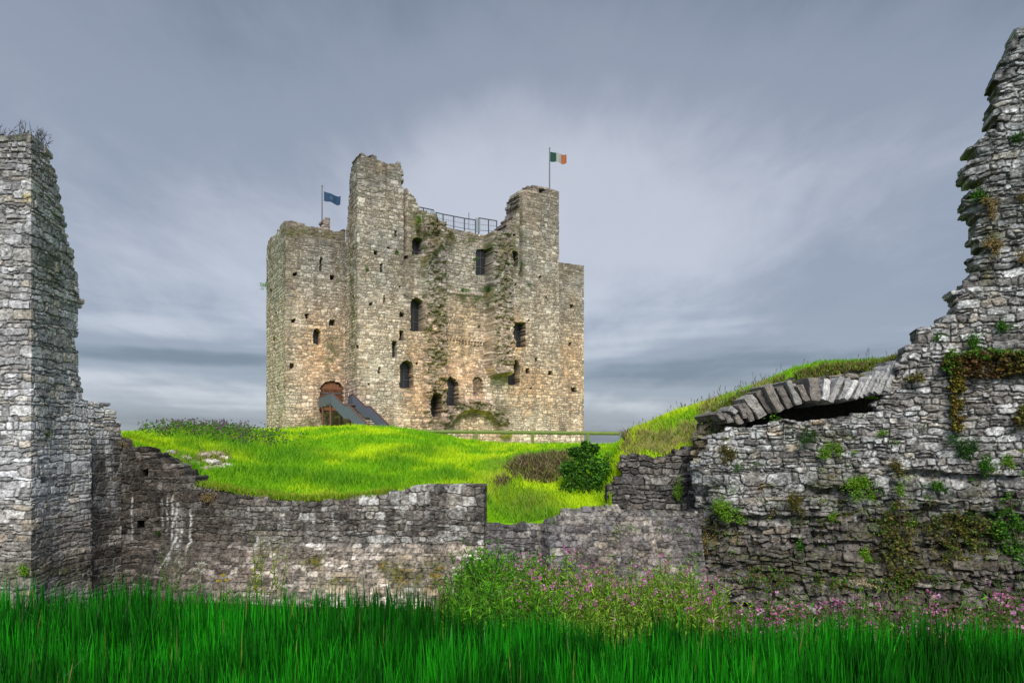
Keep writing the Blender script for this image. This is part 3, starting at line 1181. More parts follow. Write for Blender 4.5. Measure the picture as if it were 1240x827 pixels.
def gsm(a, sig, axis):
    k = int(sig * 3) + 1
    w = np.exp(-.5 * (np.arange(-k, k + 1) / sig) ** 2)
    w /= w.sum()
    pad = [(0, 0), (0, 0)]
    pad[axis] = (k, k)
    b = np.pad(a, pad, mode='edge')
    out = 0
    for i, wi in enumerate(w):
        sl = [slice(None), slice(None)]
        sl[axis] = slice(i, i + a.shape[axis])
        out = out + wi * b[tuple(sl)]
    return out


TZ = gsm(TZ, 2.2, 1)
TZ = gsm(TZ, 1.6, 0)
TXX = (TPX[:, None] - HX) / F * DEP[None, :]
TYY = np.broadcast_to(DEP[None, :], TXX.shape)
nb_ = (fbm(TXX * .9, TYY * .9, 301, 4) - .5) * .22 * sstep(DEP, 60, 40)[None, :]
TZ = TZ + nb_ * (.35 + .65 * sstep(TYY, 15, 18))


def terr(px, d):
    i = np.interp(px, TPX, np.arange(len(TPX)))
    j = np.interp(d, DEP, np.arange(len(DEP)))
    i0 = np.clip(i.astype(int), 0, len(TPX) - 2)
    j0 = np.clip(j.astype(int), 0, len(DEP) - 2)
    a, b = i - i0, j - j0
    return EZ + (TZ[i0, j0] * (1 - a) * (1 - b) + TZ[i0 + 1, j0] * a * (1 - b) + TZ[i0, j0 + 1] * (1 - a) * b + TZ[i0 + 1, j0 + 1] * a * b)


START = lambda px: np.interp(px, [-600, 230, 420, 566, 574, 738, 744, 850, 900, 1060, 1130], [14.95, 14.95, 14.7, 14.5, 14.5, 14.5, 15.5, 15.4, 15.0, 14.8, 14.7])


def bank_mask(px, py):
    """bare earth and dead stalks of the cut bank"""
    n = fbm(px * .06, py * .06, 311, 3)
    s = spots(px, py, [(640, 568, 30, 16), (672, 566, 24, 17), (610, 586, 10, 8), (655, 578, 28, 8), (690, 552, 18, 4)])
    s = np.maximum(s, .9 * spots(px, py, [(765, 545, 16, 13), (795, 540, 30, 11), (840, 520, 34, 15), (870, 498, 30, 14), (810, 530, 44, 12), (785, 528, 20, 8), (925, 468, 24, 6), (760, 533, 6, 12), (800, 526, 14, 5)]))
    s = np.maximum(s, .8 * spots(px, py, [(258, 558, 26, 12), (225, 562, 14, 6), (212, 552, 14, 6)]))
    return sstep(s * (.6 + .8 * n), .30, .62)


def yell_mask(px, py, X, Y):
    return sstep(fbm(X * .5, Y * .5, 321, 4), .42, .62)


tpx, tpy = proj(TXX, TYY, TZ + EZ)
bm_ = bank_mask(tpx, tpy)
gc = lerp((.18, .42, .005), (.42, .60, .008), yell_mask(tpx, tpy, TXX, TYY))
gc = lerp(gc, lerp((.20, .15, .08), (.09, .07, .04), sstep(fbm(TXX * 4, TYY * 6, 341, 3), .4, .6)), bm_ * .85)
far = sstep(TYY, 100, 400)
gc = lerp(gc, np.array([.07, .10, .05]), far)
idx = np.arange(TXX.size).reshape(TXX.shape)
stt = START(TPX)
j0 = np.searchsorted(DEP, stt)
TZd = TZ.copy()
TYd = TYY.copy()
for i_, (j_, s_) in enumerate(zip(j0, stt)):
    TZd[i_, j_ - 1] = TZ[i_, j_] - 1.6
    TYd[i_, j_ - 1] = DEP[j_] - .004
TXX = (TPX[:, None] - HX) / F * TYd
jm = np.maximum(j0[:-1], j0[1:]) - 1
fc = np.arange(len(DEP) - 1)[None, :] >= np.minimum(j0[:-1], j0[1:])[:, None] - 1
Fq = np.stack([idx[:-1, :-1][fc], idx[1:, :-1][fc], idx[1:, 1:][fc], idx[:-1, 1:][fc]], 1)
hill = mesh_np('hill', np.stack([TXX, TYd, TZd + EZ], -1).reshape(-1, 3), Fq, gc.reshape(-1, 3), M_GROUND, None, True)
tag(hill, kind='structure')

# moat bottom, the strip under the walls and the near bank, one sheet
gx = np.concatenate([[-4000, -600, -150, -60], np.arange(-24, 24.1, .25), [60, 150, 600, 4000]])
gy = np.concatenate([[-3000, -500, -100, -30, -10], np.arange(-4, 16.1, .25)])
GX, GY = np.meshgrid(gx, gy)
GZ = np.interp(GY, [-3000, 1.0, 3.6, 5.0, 10, 12.2, 13.4, 16], [1.9, 1.9, 1.2, .1, .0, .30, .42, .42])
GZ = GZ + (fbm(GX * .8, GY * .8, 331, 4) - .5) * .18
idx = np.arange(GX.size).reshape(GX.shape)
Fq = np.stack([idx[:-1, :-1].ravel(), idx[:-1, 1:].ravel(), idx[1:, 1:].ravel(), idx[1:, :-1].ravel()], 1)
gcol = lerp((.035, .06, .012), (.06, .055, .03), sstep(fbm(GX * .7, GY * .7, 335, 3), .4, .6))
ground = mesh_np('ground', np.stack([GX, GY, GZ], -1).reshape(-1, 3), Fq, gcol.reshape(-1, 3), M_GROUND, None, True)
tag(ground, kind='structure')
gz_at = lambda y: np.interp(y, [1.0, 3.6, 5.0, 10, 12.2, 13.4, 16], [1.9, 1.2, .1, .0, .30, .42, .42])

# ------------------------------------------------------------------ left ruined tower and curtain wall
Z_LOW = .1


def stain(I, lst, col, amt, thr=(.35, .65), ns=3.0, seed=401):
    s = spots(I['px'], I['py'], lst)
    n = sstep(fbm(I['U'] * ns, I['V'] * ns, seed, 4), *thr)
    return np.clip(s * 1.25, 0, 1) * (.35 + .65 * n) * amt


def col_left(I):
    px, py, rr, prof, U, V = (I[k] for k in ('px', 'py', 'rr', 'prof', 'U', 'V'))
    c = palette(rr[3], [(.40, .40, .40), (.46, .46, .46), (.33, .33, .33), (.50, .50, .49), (.29, .28, .27), (.42, .41, .38), (.37, .36, .34), (.24, .24, .24), (.44, .40, .34), (.52, .52, .53)])
    c = c * (.74 + .32 * rr[4])[..., None]
    # weathering: pale sheltered face at mid height, brown at the foot
    pale = spots(px, py, [(30, 560, 55, 90), (110, 505, 30, 20)]) * .35
    c = c * (1 + pale)[..., None]
    br = sstep(py, 590, 650) * (.55 + .45 * fbm(U * 1.5, V * 1.5, 405, 3))
    c = lerp(c, c * np.array([.60, .52, .44]), np.clip(br, 0, 1))
    top = sstep(py, 330, 180) * .30
    c = c * (1 - top * sstep(fbm(U * 1.3, V * 1.0, 407, 3), .3, .6))[..., None]
    dk = stain(I, [(110, 600, 22, 60), (130, 650, 40, 60), (140, 560, 12, 40), (95, 690, 40, 20), (150, 600, 18, 60), (118, 580, 16, 40)], None, 1.0, (.18, .45), 2.5, 409)
    c = lerp(c, c * np.array([.22, .20, .18]), dk)
    lich = stain(I, [(33, 240, 5, 6)], None, .6, (.3, .5), 8, 411)
    c = lerp(c, np.array([.45, .34, .02]), lich)
    mo = stain(I, [(60, 335, 26, 30), (70, 310, 14, 12), (40, 690, 50, 14), (15, 170, 20, 6)], None, .6, (.45, .62), 5, 413)
    c = lerp(c, np.array([.07, .085, .02]), mo)
    mort = np.array([.16, .155, .148])
    c = c * prof[..., None] + mort * (1 - prof)[..., None]
    return np.clip(c, .01, .9)


T0, T1, T2, T3 = PX(-330, 12.1), PX(43, 12.3), PX(96, 13.9), PX(146, 14.55)
polyL = [(-600, 800), (-600, 190), (-300, 178), (-120, 160), (0, 163), (12, 165), (33, 163), (48, 172), (60, 185), (61, 197), (67, 208), (68, 222), (73, 246), (78, 268), (83, 292), (86, 312), (92, 322), (93, 332), (96, 345),
         (95.5, 372), (94, 400), (93, 430), (92.5, 484), (104, 486), (120, 487), (137, 491), (138, 506), (146, 512), (149, 516), (149, 800)]
LM = dict(ch=(.06, .17), sw=(.09, .38), warp=.05, split=.2)
_tp = np.array([T0, PX(37, 12.24), PX(49, 12.52), T2])
U_T2 = np.hypot(*np.diff(_tp, axis=0).T).sum()


def disp_left(H, px, py, U, V, d, rr):
    k = sstep(V, EZ + 1.9, EZ - .3)
    return H + .30 * k * np.exp(-((U - U_T2 + .12) / .5) ** 2)


tl, pathL = make_wall('ruined_tower', [T0, PX(37, 12.24), PX(49, 12.52), T2, T3], .019, (Z_LOW, EZ + 6.2), polyL, .42, LM, col_left, M_GREY, disp_left,
                      [(rect(48, 577, 55, 585), .25), (rect(97, 556, 99, 604), .2)], None, relief=.030, joint=.006, rnd=.013, seed=11, mottle=.7, nh=.26)
tag(tl, 'tall pale grey broken stone tower with twiggy growth on top, left of the mound', 'ruined tower')


def col_curtain(I):
    px, py, rr, prof, U, V = (I[k] for k in ('px', 'py', 'rr', 'prof', 'U', 'V'))
    c = palette(rr[3], [(.20, .185, .165), (.26, .245, .225), (.15, .135, .12), (.32, .31, .29), (.12, .11, .10), (.22, .20, .175), (.17, .155, .14), (.38, .37, .35), (.14, .125, .11), (.24, .21, .18)])
    c = c * (.50 + .45 * rr[4])[..., None]
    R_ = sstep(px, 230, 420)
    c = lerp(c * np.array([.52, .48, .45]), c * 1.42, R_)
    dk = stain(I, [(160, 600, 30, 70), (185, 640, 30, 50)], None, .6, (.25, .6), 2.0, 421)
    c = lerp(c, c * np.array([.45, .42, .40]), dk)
    # upright black damp streaks
    st_ = sstep(fbm(U * 3.2, V * .5, 423, 4), .52, .66) * sstep(px, 330, 400) * sstep(py, 668, 640) * .75
    c = lerp(c, c * np.array([.32, .30, .30]), st_)
    # pale lime runs
    run = np.zeros_like(px)
    for (x0, y0, y1, w, sl) in ((197, 605, 640, 1.2, 0), (203, 600, 652, 1.0, 0), (209, 598, 655, 1.3, 0), (215, 608, 684, 2.2, -.05), (219, 622, 668, 1.8, .02), (231, 612, 668, 1.3, 0), (160, 600, 660, 1.0, 0),
                               (344, 630, 650, 1.8, 0), (313, 648, 668, 1.6, 0), (214, 660, 690, 1.5, -.5), (404, 618, 640, 1.3, 0)):
        x = x0 + sl * (py - y0) + 1.1 * (vnoise(py * .12, x0, 425) - .5) * 2
        run = np.maximum(run, np.exp(-((px - x) / w) ** 2) * sstep(py, y0 - 3, y0 + 5) * sstep(py, y1 + 4, y1 - 10))
    run *= .45 + .55 * sstep(fbm(U * 9, V * 5, 427, 3), .3, .55)
    # the battered foot: browner and paler
    ft = sstep(py, 656, 666)
    c = lerp(c, c * np.array([1.30, 1.20, 1.10]), ft * sstep(px, 190, 320))
    c = lerp(c, np.array([.50, .49, .47]), run * .85)
    mo = stain(I, [(490, 690, 18, 16), (515, 695, 12, 12), (530, 692, 22, 18), (555, 700, 14, 12), (470, 685, 8, 10), (385, 678, 14, 10), (420, 700, 20, 8)], None, 1.0, (.36, .56), 4, 431)
    c = lerp(c, palette(rr[2], [(.10, .085, .015), (.13, .095, .02), (.08, .08, .02)]), mo)
    mort = np.array([.085, .078, .07]) * (1 + .3 * ft[..., None])
    c = c * prof[..., None] + mort * (1 - prof)[..., None]
    return np.clip(c, .008, .9)


def disp_curtain(H, px, py, U, V, d, rr):
    zb = EZ - (661 - HY) / F * 14.2
    k = sstep(px, 150, 240)
    return H * (1 - .25 * sstep(py, 655, 668)) + np.clip(zb - V, 0, 9) * .55 * k + .085 * sstep(V, zb + .03, zb - .02) * k


CUR = [T3, PX(165, 14.75), PX(205, 14.75), PX(260, 14.6), PX(420, 14.25), PX(586, 14.0)]
polyC = [(140, 800), (140, 529), (147, 530), (160, 533), (166, 541), (180, 545), (192, 550), (200, 556), (212, 566), (222, 572), (233, 580), (241, 587), (252, 590), (262, 592), (290, 597), (330, 603),
         (360, 606), (415, 604), (440, 602), (470, 597), (500, 591), (532, 587), (560, 586), (585.5, 586), (600, 586), (600, 800)]
CM = dict(ch=(.08, .18), sw=(.09, .36), warp=.045, split=.2)
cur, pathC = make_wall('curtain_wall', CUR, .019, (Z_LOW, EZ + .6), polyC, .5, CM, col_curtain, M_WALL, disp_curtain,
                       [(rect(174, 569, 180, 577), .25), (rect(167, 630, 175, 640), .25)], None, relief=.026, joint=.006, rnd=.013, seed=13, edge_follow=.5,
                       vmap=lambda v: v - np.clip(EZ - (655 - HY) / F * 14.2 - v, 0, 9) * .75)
tag(cur, 'long dark curved curtain wall with white lime streaks and sloping foot below the mound', 'stone wall')


def col_batter(I):
    px, py, rr, prof, U, V = (I[k] for k in ('px', 'py', 'rr', 'prof', 'U', 'V'))
    c = palette(rr[3], [(.16, .15, .15), (.20, .185, .18), (.13, .12, .12), (.23, .21, .19), (.11, .10, .10), (.18, .165, .165), (.27, .245, .22)])
    c = c * (.56 + .36 * rr[4])[..., None]
    topp = spots(px, py, [(690, 627, 22, 8), (755, 626, 12, 8), (775, 627, 12, 8)])
    c = lerp(c, np.array([.34, .30, .25]), topp * .55 * (rr[1] > .35))
    cap = sstep(py, 624, 616) * sstep(px, 664, 676) * sstep(fbm(U * 3, V * 3, 446, 3), .3, .5)
    c = lerp(c, np.array([.26, .235, .20]) * (.7 + .6 * rr[2])[..., None], cap * .8)
    dk = stain(I, [(610, 640, 30, 14), (835, 650, 10, 40)], None, .6, (.25, .6), 3, 441)
    c = lerp(c, c * .45, dk)
    br = stain(I, [(760, 665, 60, 30), (700, 690, 60, 14)], None, .5, (.3, .6), 3, 443)
    c = lerp(c, c * np.array([1.1, .9, .65]), br)
    run = spots(px, py, [(636, 671, 4, 14), (640, 645, 2, 8)]) * sstep(fbm(U * 7, V * 3, 445, 3), .4, .55)
    c = lerp(c, np.array([.45, .44, .42]), run * .8)
    mort = np.array([.085, .08, .075])
    c = c * prof[..., None] + mort * (1 - prof)[..., None]
    return np.clip(c, .008, .9)


def disp_batter(H, px, py, U, V, d, rr):
    zb = EZ - (617 - HY) / F * 14.2
    s = sstep(px, 652, 668)
    return H + np.clip(zb - V, 0, 9) * (.12 + .5 * s) + s * .12


BAT = [PX(580, 14.35), PX(656, 14.35), PX(845, 14.1)]
polyB = [(570, 800), (570, 631), (590, 630.5), (640, 631), (657, 631), (664, 627), (672, 622), (684, 617), (700, 614), (742, 613), (770, 615), (800, 617), (843, 616), (850, 616), (850, 800)]
bat, pathB = make_wall('battered_wall', BAT, .019, (Z_LOW, EZ - .9), polyB, .7, dict(ch=(.08, .19), sw=(.12, .42), warp=.06, split=.25), col_batter, M_WALL, disp_batter, (), None,
                       relief=.024, joint=.006, rnd=.013, seed=17)
tag(bat, 'low sloping purple grey wall at the gap between the curtain wall and right ruin', 'stone wall')

# two terrace steps under the earth bank


def col_terr(I):
    rr, prof, U, V = (I[k] for k in ('rr', 'prof', 'U', 'V'))
    c = palette(rr[3], [(.14, .13, .12), (.20, .185, .17), (.11, .10, .095), (.26, .245, .22), (.09, .085, .08), (.17, .15, .13)])
    c = c * (.55 + .4 * rr[4])[..., None]
    mort = np.array([.05, .046, .04])
    return np.clip(c * prof[..., None] + mort * (1 - prof)[..., None], .008, .9)


TM = dict(ch=(.07, .17), sw=(.12, .42), warp=.06, split=.25)
t1, pathT1 = make_wall('terrace_wall', [PX(735, 14.75), PX(858, 14.55)], .019, (EZ - 1.7, EZ - .3),
                       [(737, 700), (736.5, 583), (740, 578), (752, 577), (775, 576), (800, 574), (806, 571), (830, 571), (845, 566), (860, 566), (860, 700)], .8, TM, col_terr, M_WALL, None, (), None,
                       relief=.042, joint=.006, rnd=.016, seed=19)
tag(t1, 'lower dark terrace wall stepped above the sloping grey wall', 'stone wall')
t2, pathT2 = make_wall('terrace_wall', [PX(748, 15.3), PX(850, 15.1)], .019, (EZ - 1.2, EZ + .1),
                       [(751, 620), (751, 556), (758, 553.5), (780, 553), (800, 556), (812, 550), (825, 546), (838, 538), (848, 530), (856, 530), (856, 620)], .5, TM, col_terr, M_WALL, None, (), None,
                       relief=.042, joint=.006, rnd=.016, seed=23)
tag(t2, 'upper narrow terrace wall directly below the brown earth bank', 'stone wall')

# ------------------------------------------------------------------ right ruin


def col_right(I):
    px, py, rr, prof, U, V = (I[k] for k in ('px', 'py', 'rr', 'prof', 'U', 'V'))
    c = palette(rr[3], [(.30, .295, .285), (.38, .375, .365), (.24, .23, .22), (.44, .44, .43), (.19, .18, .17), (.33, .31, .285), (.27, .255, .235), (.48, .48, .47), (.22, .20, .18), (.40, .36, .30)])
    c = c * (.62 + .40 * rr[4])[..., None]
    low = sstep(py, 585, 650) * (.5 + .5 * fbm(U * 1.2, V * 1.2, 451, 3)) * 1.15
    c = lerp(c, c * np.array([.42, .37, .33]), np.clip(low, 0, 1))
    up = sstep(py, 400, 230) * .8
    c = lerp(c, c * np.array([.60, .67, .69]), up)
    dk = stain(I, [(1120, 620, 60, 40), (1190, 600, 60, 40), (1000, 600, 60, 30), (1190, 290, 18, 60), (1230, 440, 40, 30), (1110, 670, 140, 26), (900, 680, 60, 20)], None, .75, (.36, .62), 2.2, 453)
    c = lerp(c, c * np.array([.30, .28, .26]), dk)
    wl = sstep(fbm(U * 6.5, V * 9, 455, 4), .54, .64) * (.45 + .55 * sstep(fbm(U * .9, V * .9, 456, 3), .4, .6)) * prof * sstep(py, 660, 560)
    c = lerp(c, np.array([.50, .51, .50]), wl * .72)
    orange = stain(I, [(938, 522, 10, 8), (963, 541, 5, 5), (922, 590, 5, 5), (890, 655, 5, 5), (990, 512, 10, 4)], None, .7, (.3, .5), 7, 457)
    c = lerp(c, np.array([.40, .26, .12]), orange)
    mo = stain(I, [(1000, 560, 20, 40), (1040, 590, 20, 20), (860, 640, 14, 40), (1170, 640, 60, 40), (1085, 660, 30, 40), (1200, 270, 10, 50), (1195, 310, 8, 40), (960, 680, 60, 14), (1050, 690, 100, 12)],
               None, .85, (.50, .66), 4, 459)
    c = lerp(c, palette(rr[2], [(.07, .085, .02), (.10, .085, .02), (.06, .07, .02)]), mo)
    mort = lerp(np.array([.15, .145, .135]), np.array([.068, .06, .053]), np.clip(low, 0, 1))
    c = c * prof[..., None] + mort * (1 - prof)[..., None]
    return np.clip(c, .008, .9)


def disp_right(H, px, py, U, V, d, rr):
    n = fbm(U * .7, V * .9, 461, 4)
    H = H + (n - .5) * (.18 + .32 * sstep(py, 400, 540))
    # broken face: stones missing in ragged courses
    g = sstep(fbm(U * 1.6, V * 2.6, 463, 4), .58, .66)
    H = H - g * .09 * sstep(py, 560, 600)
    H = H + (rr[0] - .5) * .12 * sstep(py, 590, 640)
    # overhanging ledges
    for (x0, x1, y, dep) in ((1080, 1240, 571, .22), (965, 1060, 588, .18), (1040, 1130, 630, .2), (1100, 1240, 660, .18), (880, 1000, 625, .12)):
        yy = y + 5 * (vnoise(U * 1.4, y, 465) - .5) * 2
        H = H - dep * sstep(px, x0, x0 + 18) * sstep(px, x1 + 1, x1 - 18) * sstep(py, yy, yy + 1.5) * sstep(py, yy + 16, yy + 5) * .65
    # broken tower edge is stepped back
    H = H - .35 * sstep(1215 - .28 * (py - 60), px, px + 18) * 0
    e = sstep(px - np.interp(py, [30, 170, 270, 345, 400], [1222, 1172, 1172, 1160, 1110]), 26, 0) * sstep(py, 420, 380)
    H = H - e * (.10 + .12 * (rr[1] - .4))
    # foot spreads out
    zb = EZ - (650 - HY) / F * 12
    H = H + np.clip(zb - V, 0, 5) * .35
    return H


RT = [PX(843, 14.9), PX(843, 13.9), PX(870, 13.45), PX(1100, 12.3), PX(1240, 11.7), PX(1420, 11.2)]
polyR = [(832, 800), (836, 560), (843, 556), (847, 546), (853, 540), (856, 528), (866, 524), (872, 516), (905, 514), (940, 509), (962, 508.5), (990, 508), (1010, 505), (1040, 502), (1054, 499), (1056, 490), (1066, 485),
         (1072, 474), (1080, 470), (1081, 452), (1087, 432), (1093, 420), (1106, 412), (1115, 404), (1130, 398), (1141, 386), (1147, 381), (1152, 372), (1147, 358), (1152, 354), (1162, 351),
         (1168, 340), (1174, 330), (1177, 310), (1176, 292), (1170, 280), (1170, 262), (1167, 250), (1169, 235), (1168, 205), (1172, 196), (1176, 183), (1174, 172), (1184, 163), (1189, 154), (1192, 140), (1198, 120),
         (1203, 105), (1208, 88), (1210, 72), (1214, 58), (1219, 45), (1226, 33), (1240, 30), (1270, 28), (1310, 60), (1600, 60), (1600, 800)]
RM = dict(ch=(.06, .17), sw=(.09, .36), warp=.07, split=.25)
polyR = [(x + (9 * float(sstep(y, 400, 335)) if 1100 < x < 1300 else 0), y) for x, y in polyR]
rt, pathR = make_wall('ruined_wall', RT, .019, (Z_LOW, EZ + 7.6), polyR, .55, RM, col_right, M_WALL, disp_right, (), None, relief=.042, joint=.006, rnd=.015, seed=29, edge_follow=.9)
tag(rt, 'massive ruined grey wall rising to a jagged broken tower, with ivy and weeds', 'ruined wall')

# collapsed vault: leaning slabs over the dark opening
arch = empty('collapsed_arch', tuple(P(980, 490, 12.9)))
tag(arch, 'broken arch of leaning stone slabs over the dark hollow in the right ruin', 'arch')
a_inv = np.array(P(980, 490, 12.9))
# foot of slab (px, py), head (px, py), thickness px
SL = [((878, 508), (870, 500), 7), ((886, 512), (879, 503), 8), ((893, 503), (884, 494), 8), ((899, 511), (890, 503), 7), ((904, 503), (896, 492), 7), ((912, 511), (901, 490), 8),
      ((925, 505), (905, 478), 12), ((937, 501), (919, 474), 11), ((948, 497), (931, 470), 10), ((958, 494), (943, 467), 9), ((968, 491), (955, 465), 9), ((979, 488), (968, 463), 9),
      ((990, 487), (984, 457), 12), ((1000, 486), (1004, 455), 8), ((1008, 486), (1021, 456), 9), ((1018, 485), (1030, 459), 7), ((1027, 482), (1037, 461), 7), ((1036, 482), (1045, 459), 7),
      ((1044, 481), (1057, 454), 7), ((1051, 480), (1066, 451), 7), ((1058, 479), (1073, 447), 7), ((1066, 477), (1081, 442), 8), ((1074, 474), (1089, 436), 8)]
for i, (f0, h0, tw) in enumerate(SL):
    px = f0[0]
    d0 = np.interp(px, [870, 1080], [13.42, 12.37]) - .03 + .14 * rng.random()
    dep = 1.7
    a = P(f0[0] + rng.normal(0, .8), f0[1] + rng.normal(0, 1.5), d0)
    b = P(h0[0] + rng.normal(0, 1), h0[1] + rng.normal(0, 2.2), d0 + .12)
    ax = (b - a) / 2
    w = np.array([ax[2], 0, -ax[0]])
    w = w / np.linalg.norm(w) * tw / F * d0 * rng.uniform(.38, .50)
    nx, ny, nz = 3, 5, 3
    m = MB()
    # slab as a subdivided, chipped block
    for face in range(6):
        n1, n2 = (8, 6)
        s, t = np.meshgrid(np.linspace(-1, 1, n1), np.linspace(-1, 1, n2))
        s, t = s.ravel(), t.ravel()
        o1 = np.ones_like(s)
        A, B_, C_ = {0: (s, t, -o1), 1: (s, t, o1), 2: (s, -o1, t), 3: (s, o1, t), 4: (-o1, s, t), 5: (o1, s, t)}[face]
        q = a + ax + A[:, None] * ax + B_[:, None] * w + (C_[:, None] * .5 + .5) * np.array([0, dep, 0])
        # round the corners and chip the surface with one shared field
        cn = (np.abs(A) ** 6 + np.abs(B_) ** 6 + np.abs(C_) ** 6)
        q = q + (a + ax + np.array([0, dep / 2, 0]) - q) * .016 * np.clip(cn - 1, 0, 2)[:, None]
        q = q + .028 * np.stack([fbm(q[:, 0] * 14 + q[:, 2] * 9, q[:, 1] * 14 + i, 500, 3) - .5, fbm(q[:, 0] * 14, q[:, 2] * 14 + q[:, 1] * 9, 510, 3) - .5, fbm(q[:, 2] * 14, q[:, 1] * 14 + q[:, 0] * 9, 520, 3) - .5], 1) * 2
        idx = np.arange(n1 * n2).reshape(n2, n1)
        Fq = np.stack([idx[:-1, :-1].ravel(), idx[:-1, 1:].ravel(), idx[1:, 1:].ravel(), idx[1:, :-1].ravel()], 1)
        if face in (0, 3, 5):
            Fq = Fq[:, ::-1]
        base = np.array([(.19, .17, .15), (.15, .135, .12), (.25, .24, .22), (.17, .15, .13)][i % 4]) * (.85 + .3 * rng.random()) if i < 13 else np.array([.42, .41, .395]) * (.62 + .6 * rng.random())
        if face == 0:
            keepbase = base
        m.add(q - a_inv, Fq, keepbase)
    m.build('slab', M_WALL, arch)

# rubble core above the slabs, and the dark back of the hollow


def col_core(I):
    px, py, rr, prof, U, V = (I[k] for k in ('px', 'py', 'rr', 'prof', 'U', 'V'))
    c = palette(rr[3], [(.20, .18, .155), (.27, .25, .22), (.15, .13, .105), (.12, .10, .07), (.33, .31, .28), (.17, .14, .10)])
    c = c * (.75 + .5 * rr[4])[..., None]
    g = sstep(fbm(U * 1.8, V * 2.5, 533, 4), .46, .6)
    c = lerp(c, palette(rr[2], [(.12, .10, .04), (.10, .12, .025), (.16, .12, .06), (.13, .15, .03)]), g * .85)
    mort = np.array([.10, .085, .065])
    return np.clip(c * prof[..., None] + mort * (1 - prof)[..., None], .008, .9)


CTOP = [(838, 516), (852, 506), (862, 498), (880, 486), (900, 477), (930, 465), (960, 452), (1000, 443), (1060, 440), (1096, 430)]
CBOT = [(1096, 448), (1070, 458), (1040, 470), (1000, 474), (964, 480), (930, 492), (902, 506), (886, 530), (872, 546), (838, 566), (838, 522)]


def disp_core(H, px, py, U, V, d, rr):
    top = np.interp(px, [a for a, b in CTOP], [b for a, b in CTOP])
    return H - np.clip(14 - (py - top), 0, 14) * .055 + (fbm(U * 1.7, V * 1.7, 537, 4) - .5) * .35


core, pathK = make_wall('rubble_core', [PX(836, 14.2), PX(1100, 12.85)], .019, (EZ - .6, EZ + 2.2), CTOP + CBOT, 1.9,
                        dict(ch=(.06, .15), sw=(.10, .32), warp=.08, split=.2), col_core, M_WALL, disp_core, (), None, relief=.07, joint=.012, rnd=.03, seed=31)
core.parent = arch
core.location = tuple(-a_inv)
m = MB()
p0, p1 = PX(905, 14.75), PX(1110, 14.4)
a, b = np.array([*p0, 0]), np.array([*p1, 0])
c = (a + b) / 2
hv = (b - a) / 2
m.box(np.array([c[0], c[1], EZ + .55]) - a_inv, hv, (hv[1] * .02, -hv[0] * .02, 0), (0, 0, .45), (.05, .043, .035))
m.build('hollow_back', M_WALL, arch)

# ------------------------------------------------------------------ rail fence behind the mound
fn = empty('rail_fence', (0, 36, EZ))
tag(fn, 'long low mossy green post and rail fence in front of the castle keep', 'fence')
fo = np.array([0, 36, EZ])
m = MB()
xs = np.arange(110, 775, 33.7)
for x0, x1 in zip(xs[:-1], xs[1:]):
    a, b = P(x0, np.interp(x0, [110, 525, 760], [526, 523.6, 526]), 36), P(x1, np.interp(x1, [110, 525, 760], [526, 523.6, 526]), 36)
    m.bar(a - fo + [0, 0, .05], b - fo + [0, 0, .05], .095, n=8)
m.build('rail', M_FENCE, fn)
for x in (172, 240, 308, 375, 442, 509.5, 577, 645, 711.5):
    m = MB()
    yt = np.interp(x, [110, 525, 760], [526, 523.6, 526])
    a = P(x, yt + 1.2, 36)
    b = P(x, 541, 36)
    m.box((a + b) / 2 - fo, (.075, 0, 0), (0, .075, 0), (0, 0, (a[2] - b[2]) / 2 + .1))
    m.build('post', M_FENCE, fn)

# ------------------------------------------------------------------ vegetation builders


def blades(pos, h, w, lean, col0, col1, seg=3, droop=.5, face_cam=.6):
    """grass blades as bent strips; arrays of n"""
    n = len(pos)
    az = rng.uniform(0, 2 * np.pi, n)
    ld = np.stack([np.cos(az), np.sin(az)], 1)
    waz = rng.normal(0, 1.0, n) * (1 - face_cam) * 1.6
    wd = np.stack([np.cos(waz), np.sin(waz)], 1)
    V = np.zeros((n, seg + 1, 2, 3))
    C = np.zeros((n, seg + 1, 2, 3))
    for k in range(seg + 1):
        t = k / seg
        bend = lean * (t * .35 + droop * t ** 2.2)
        cx = pos[:, 0] + ld[:, 0] * bend * h
        cy = pos[:, 1] + ld[:, 1] * bend * h
        cz = pos[:, 2] + h * (t - .35 * np.minimum(lean, 1.2) ** 2 * t ** 2 * .6)
        ww = w * (1 - t ** 1.8) * .5 + .0006
        for s, sg in ((0, -1), (1, 1)):
            V[:, k, s, 0] = cx + wd[:, 0] * ww * sg
            V[:, k, s, 1] = cy + wd[:, 1] * ww * sg
            V[:, k, s, 2] = cz
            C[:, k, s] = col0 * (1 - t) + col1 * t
    base = (np.arange(n) * (seg + 1) * 2)[:, None]
    Fq = []
    for k in range(seg):
        Fq.append(np.concatenate([base + 2 * k, base + 2 * k + 1, base + 2 * k + 3, base + 2 * k + 2], 1))
    return V.reshape(-1, 3), np.vstack(Fq), C.reshape(-1, 3)


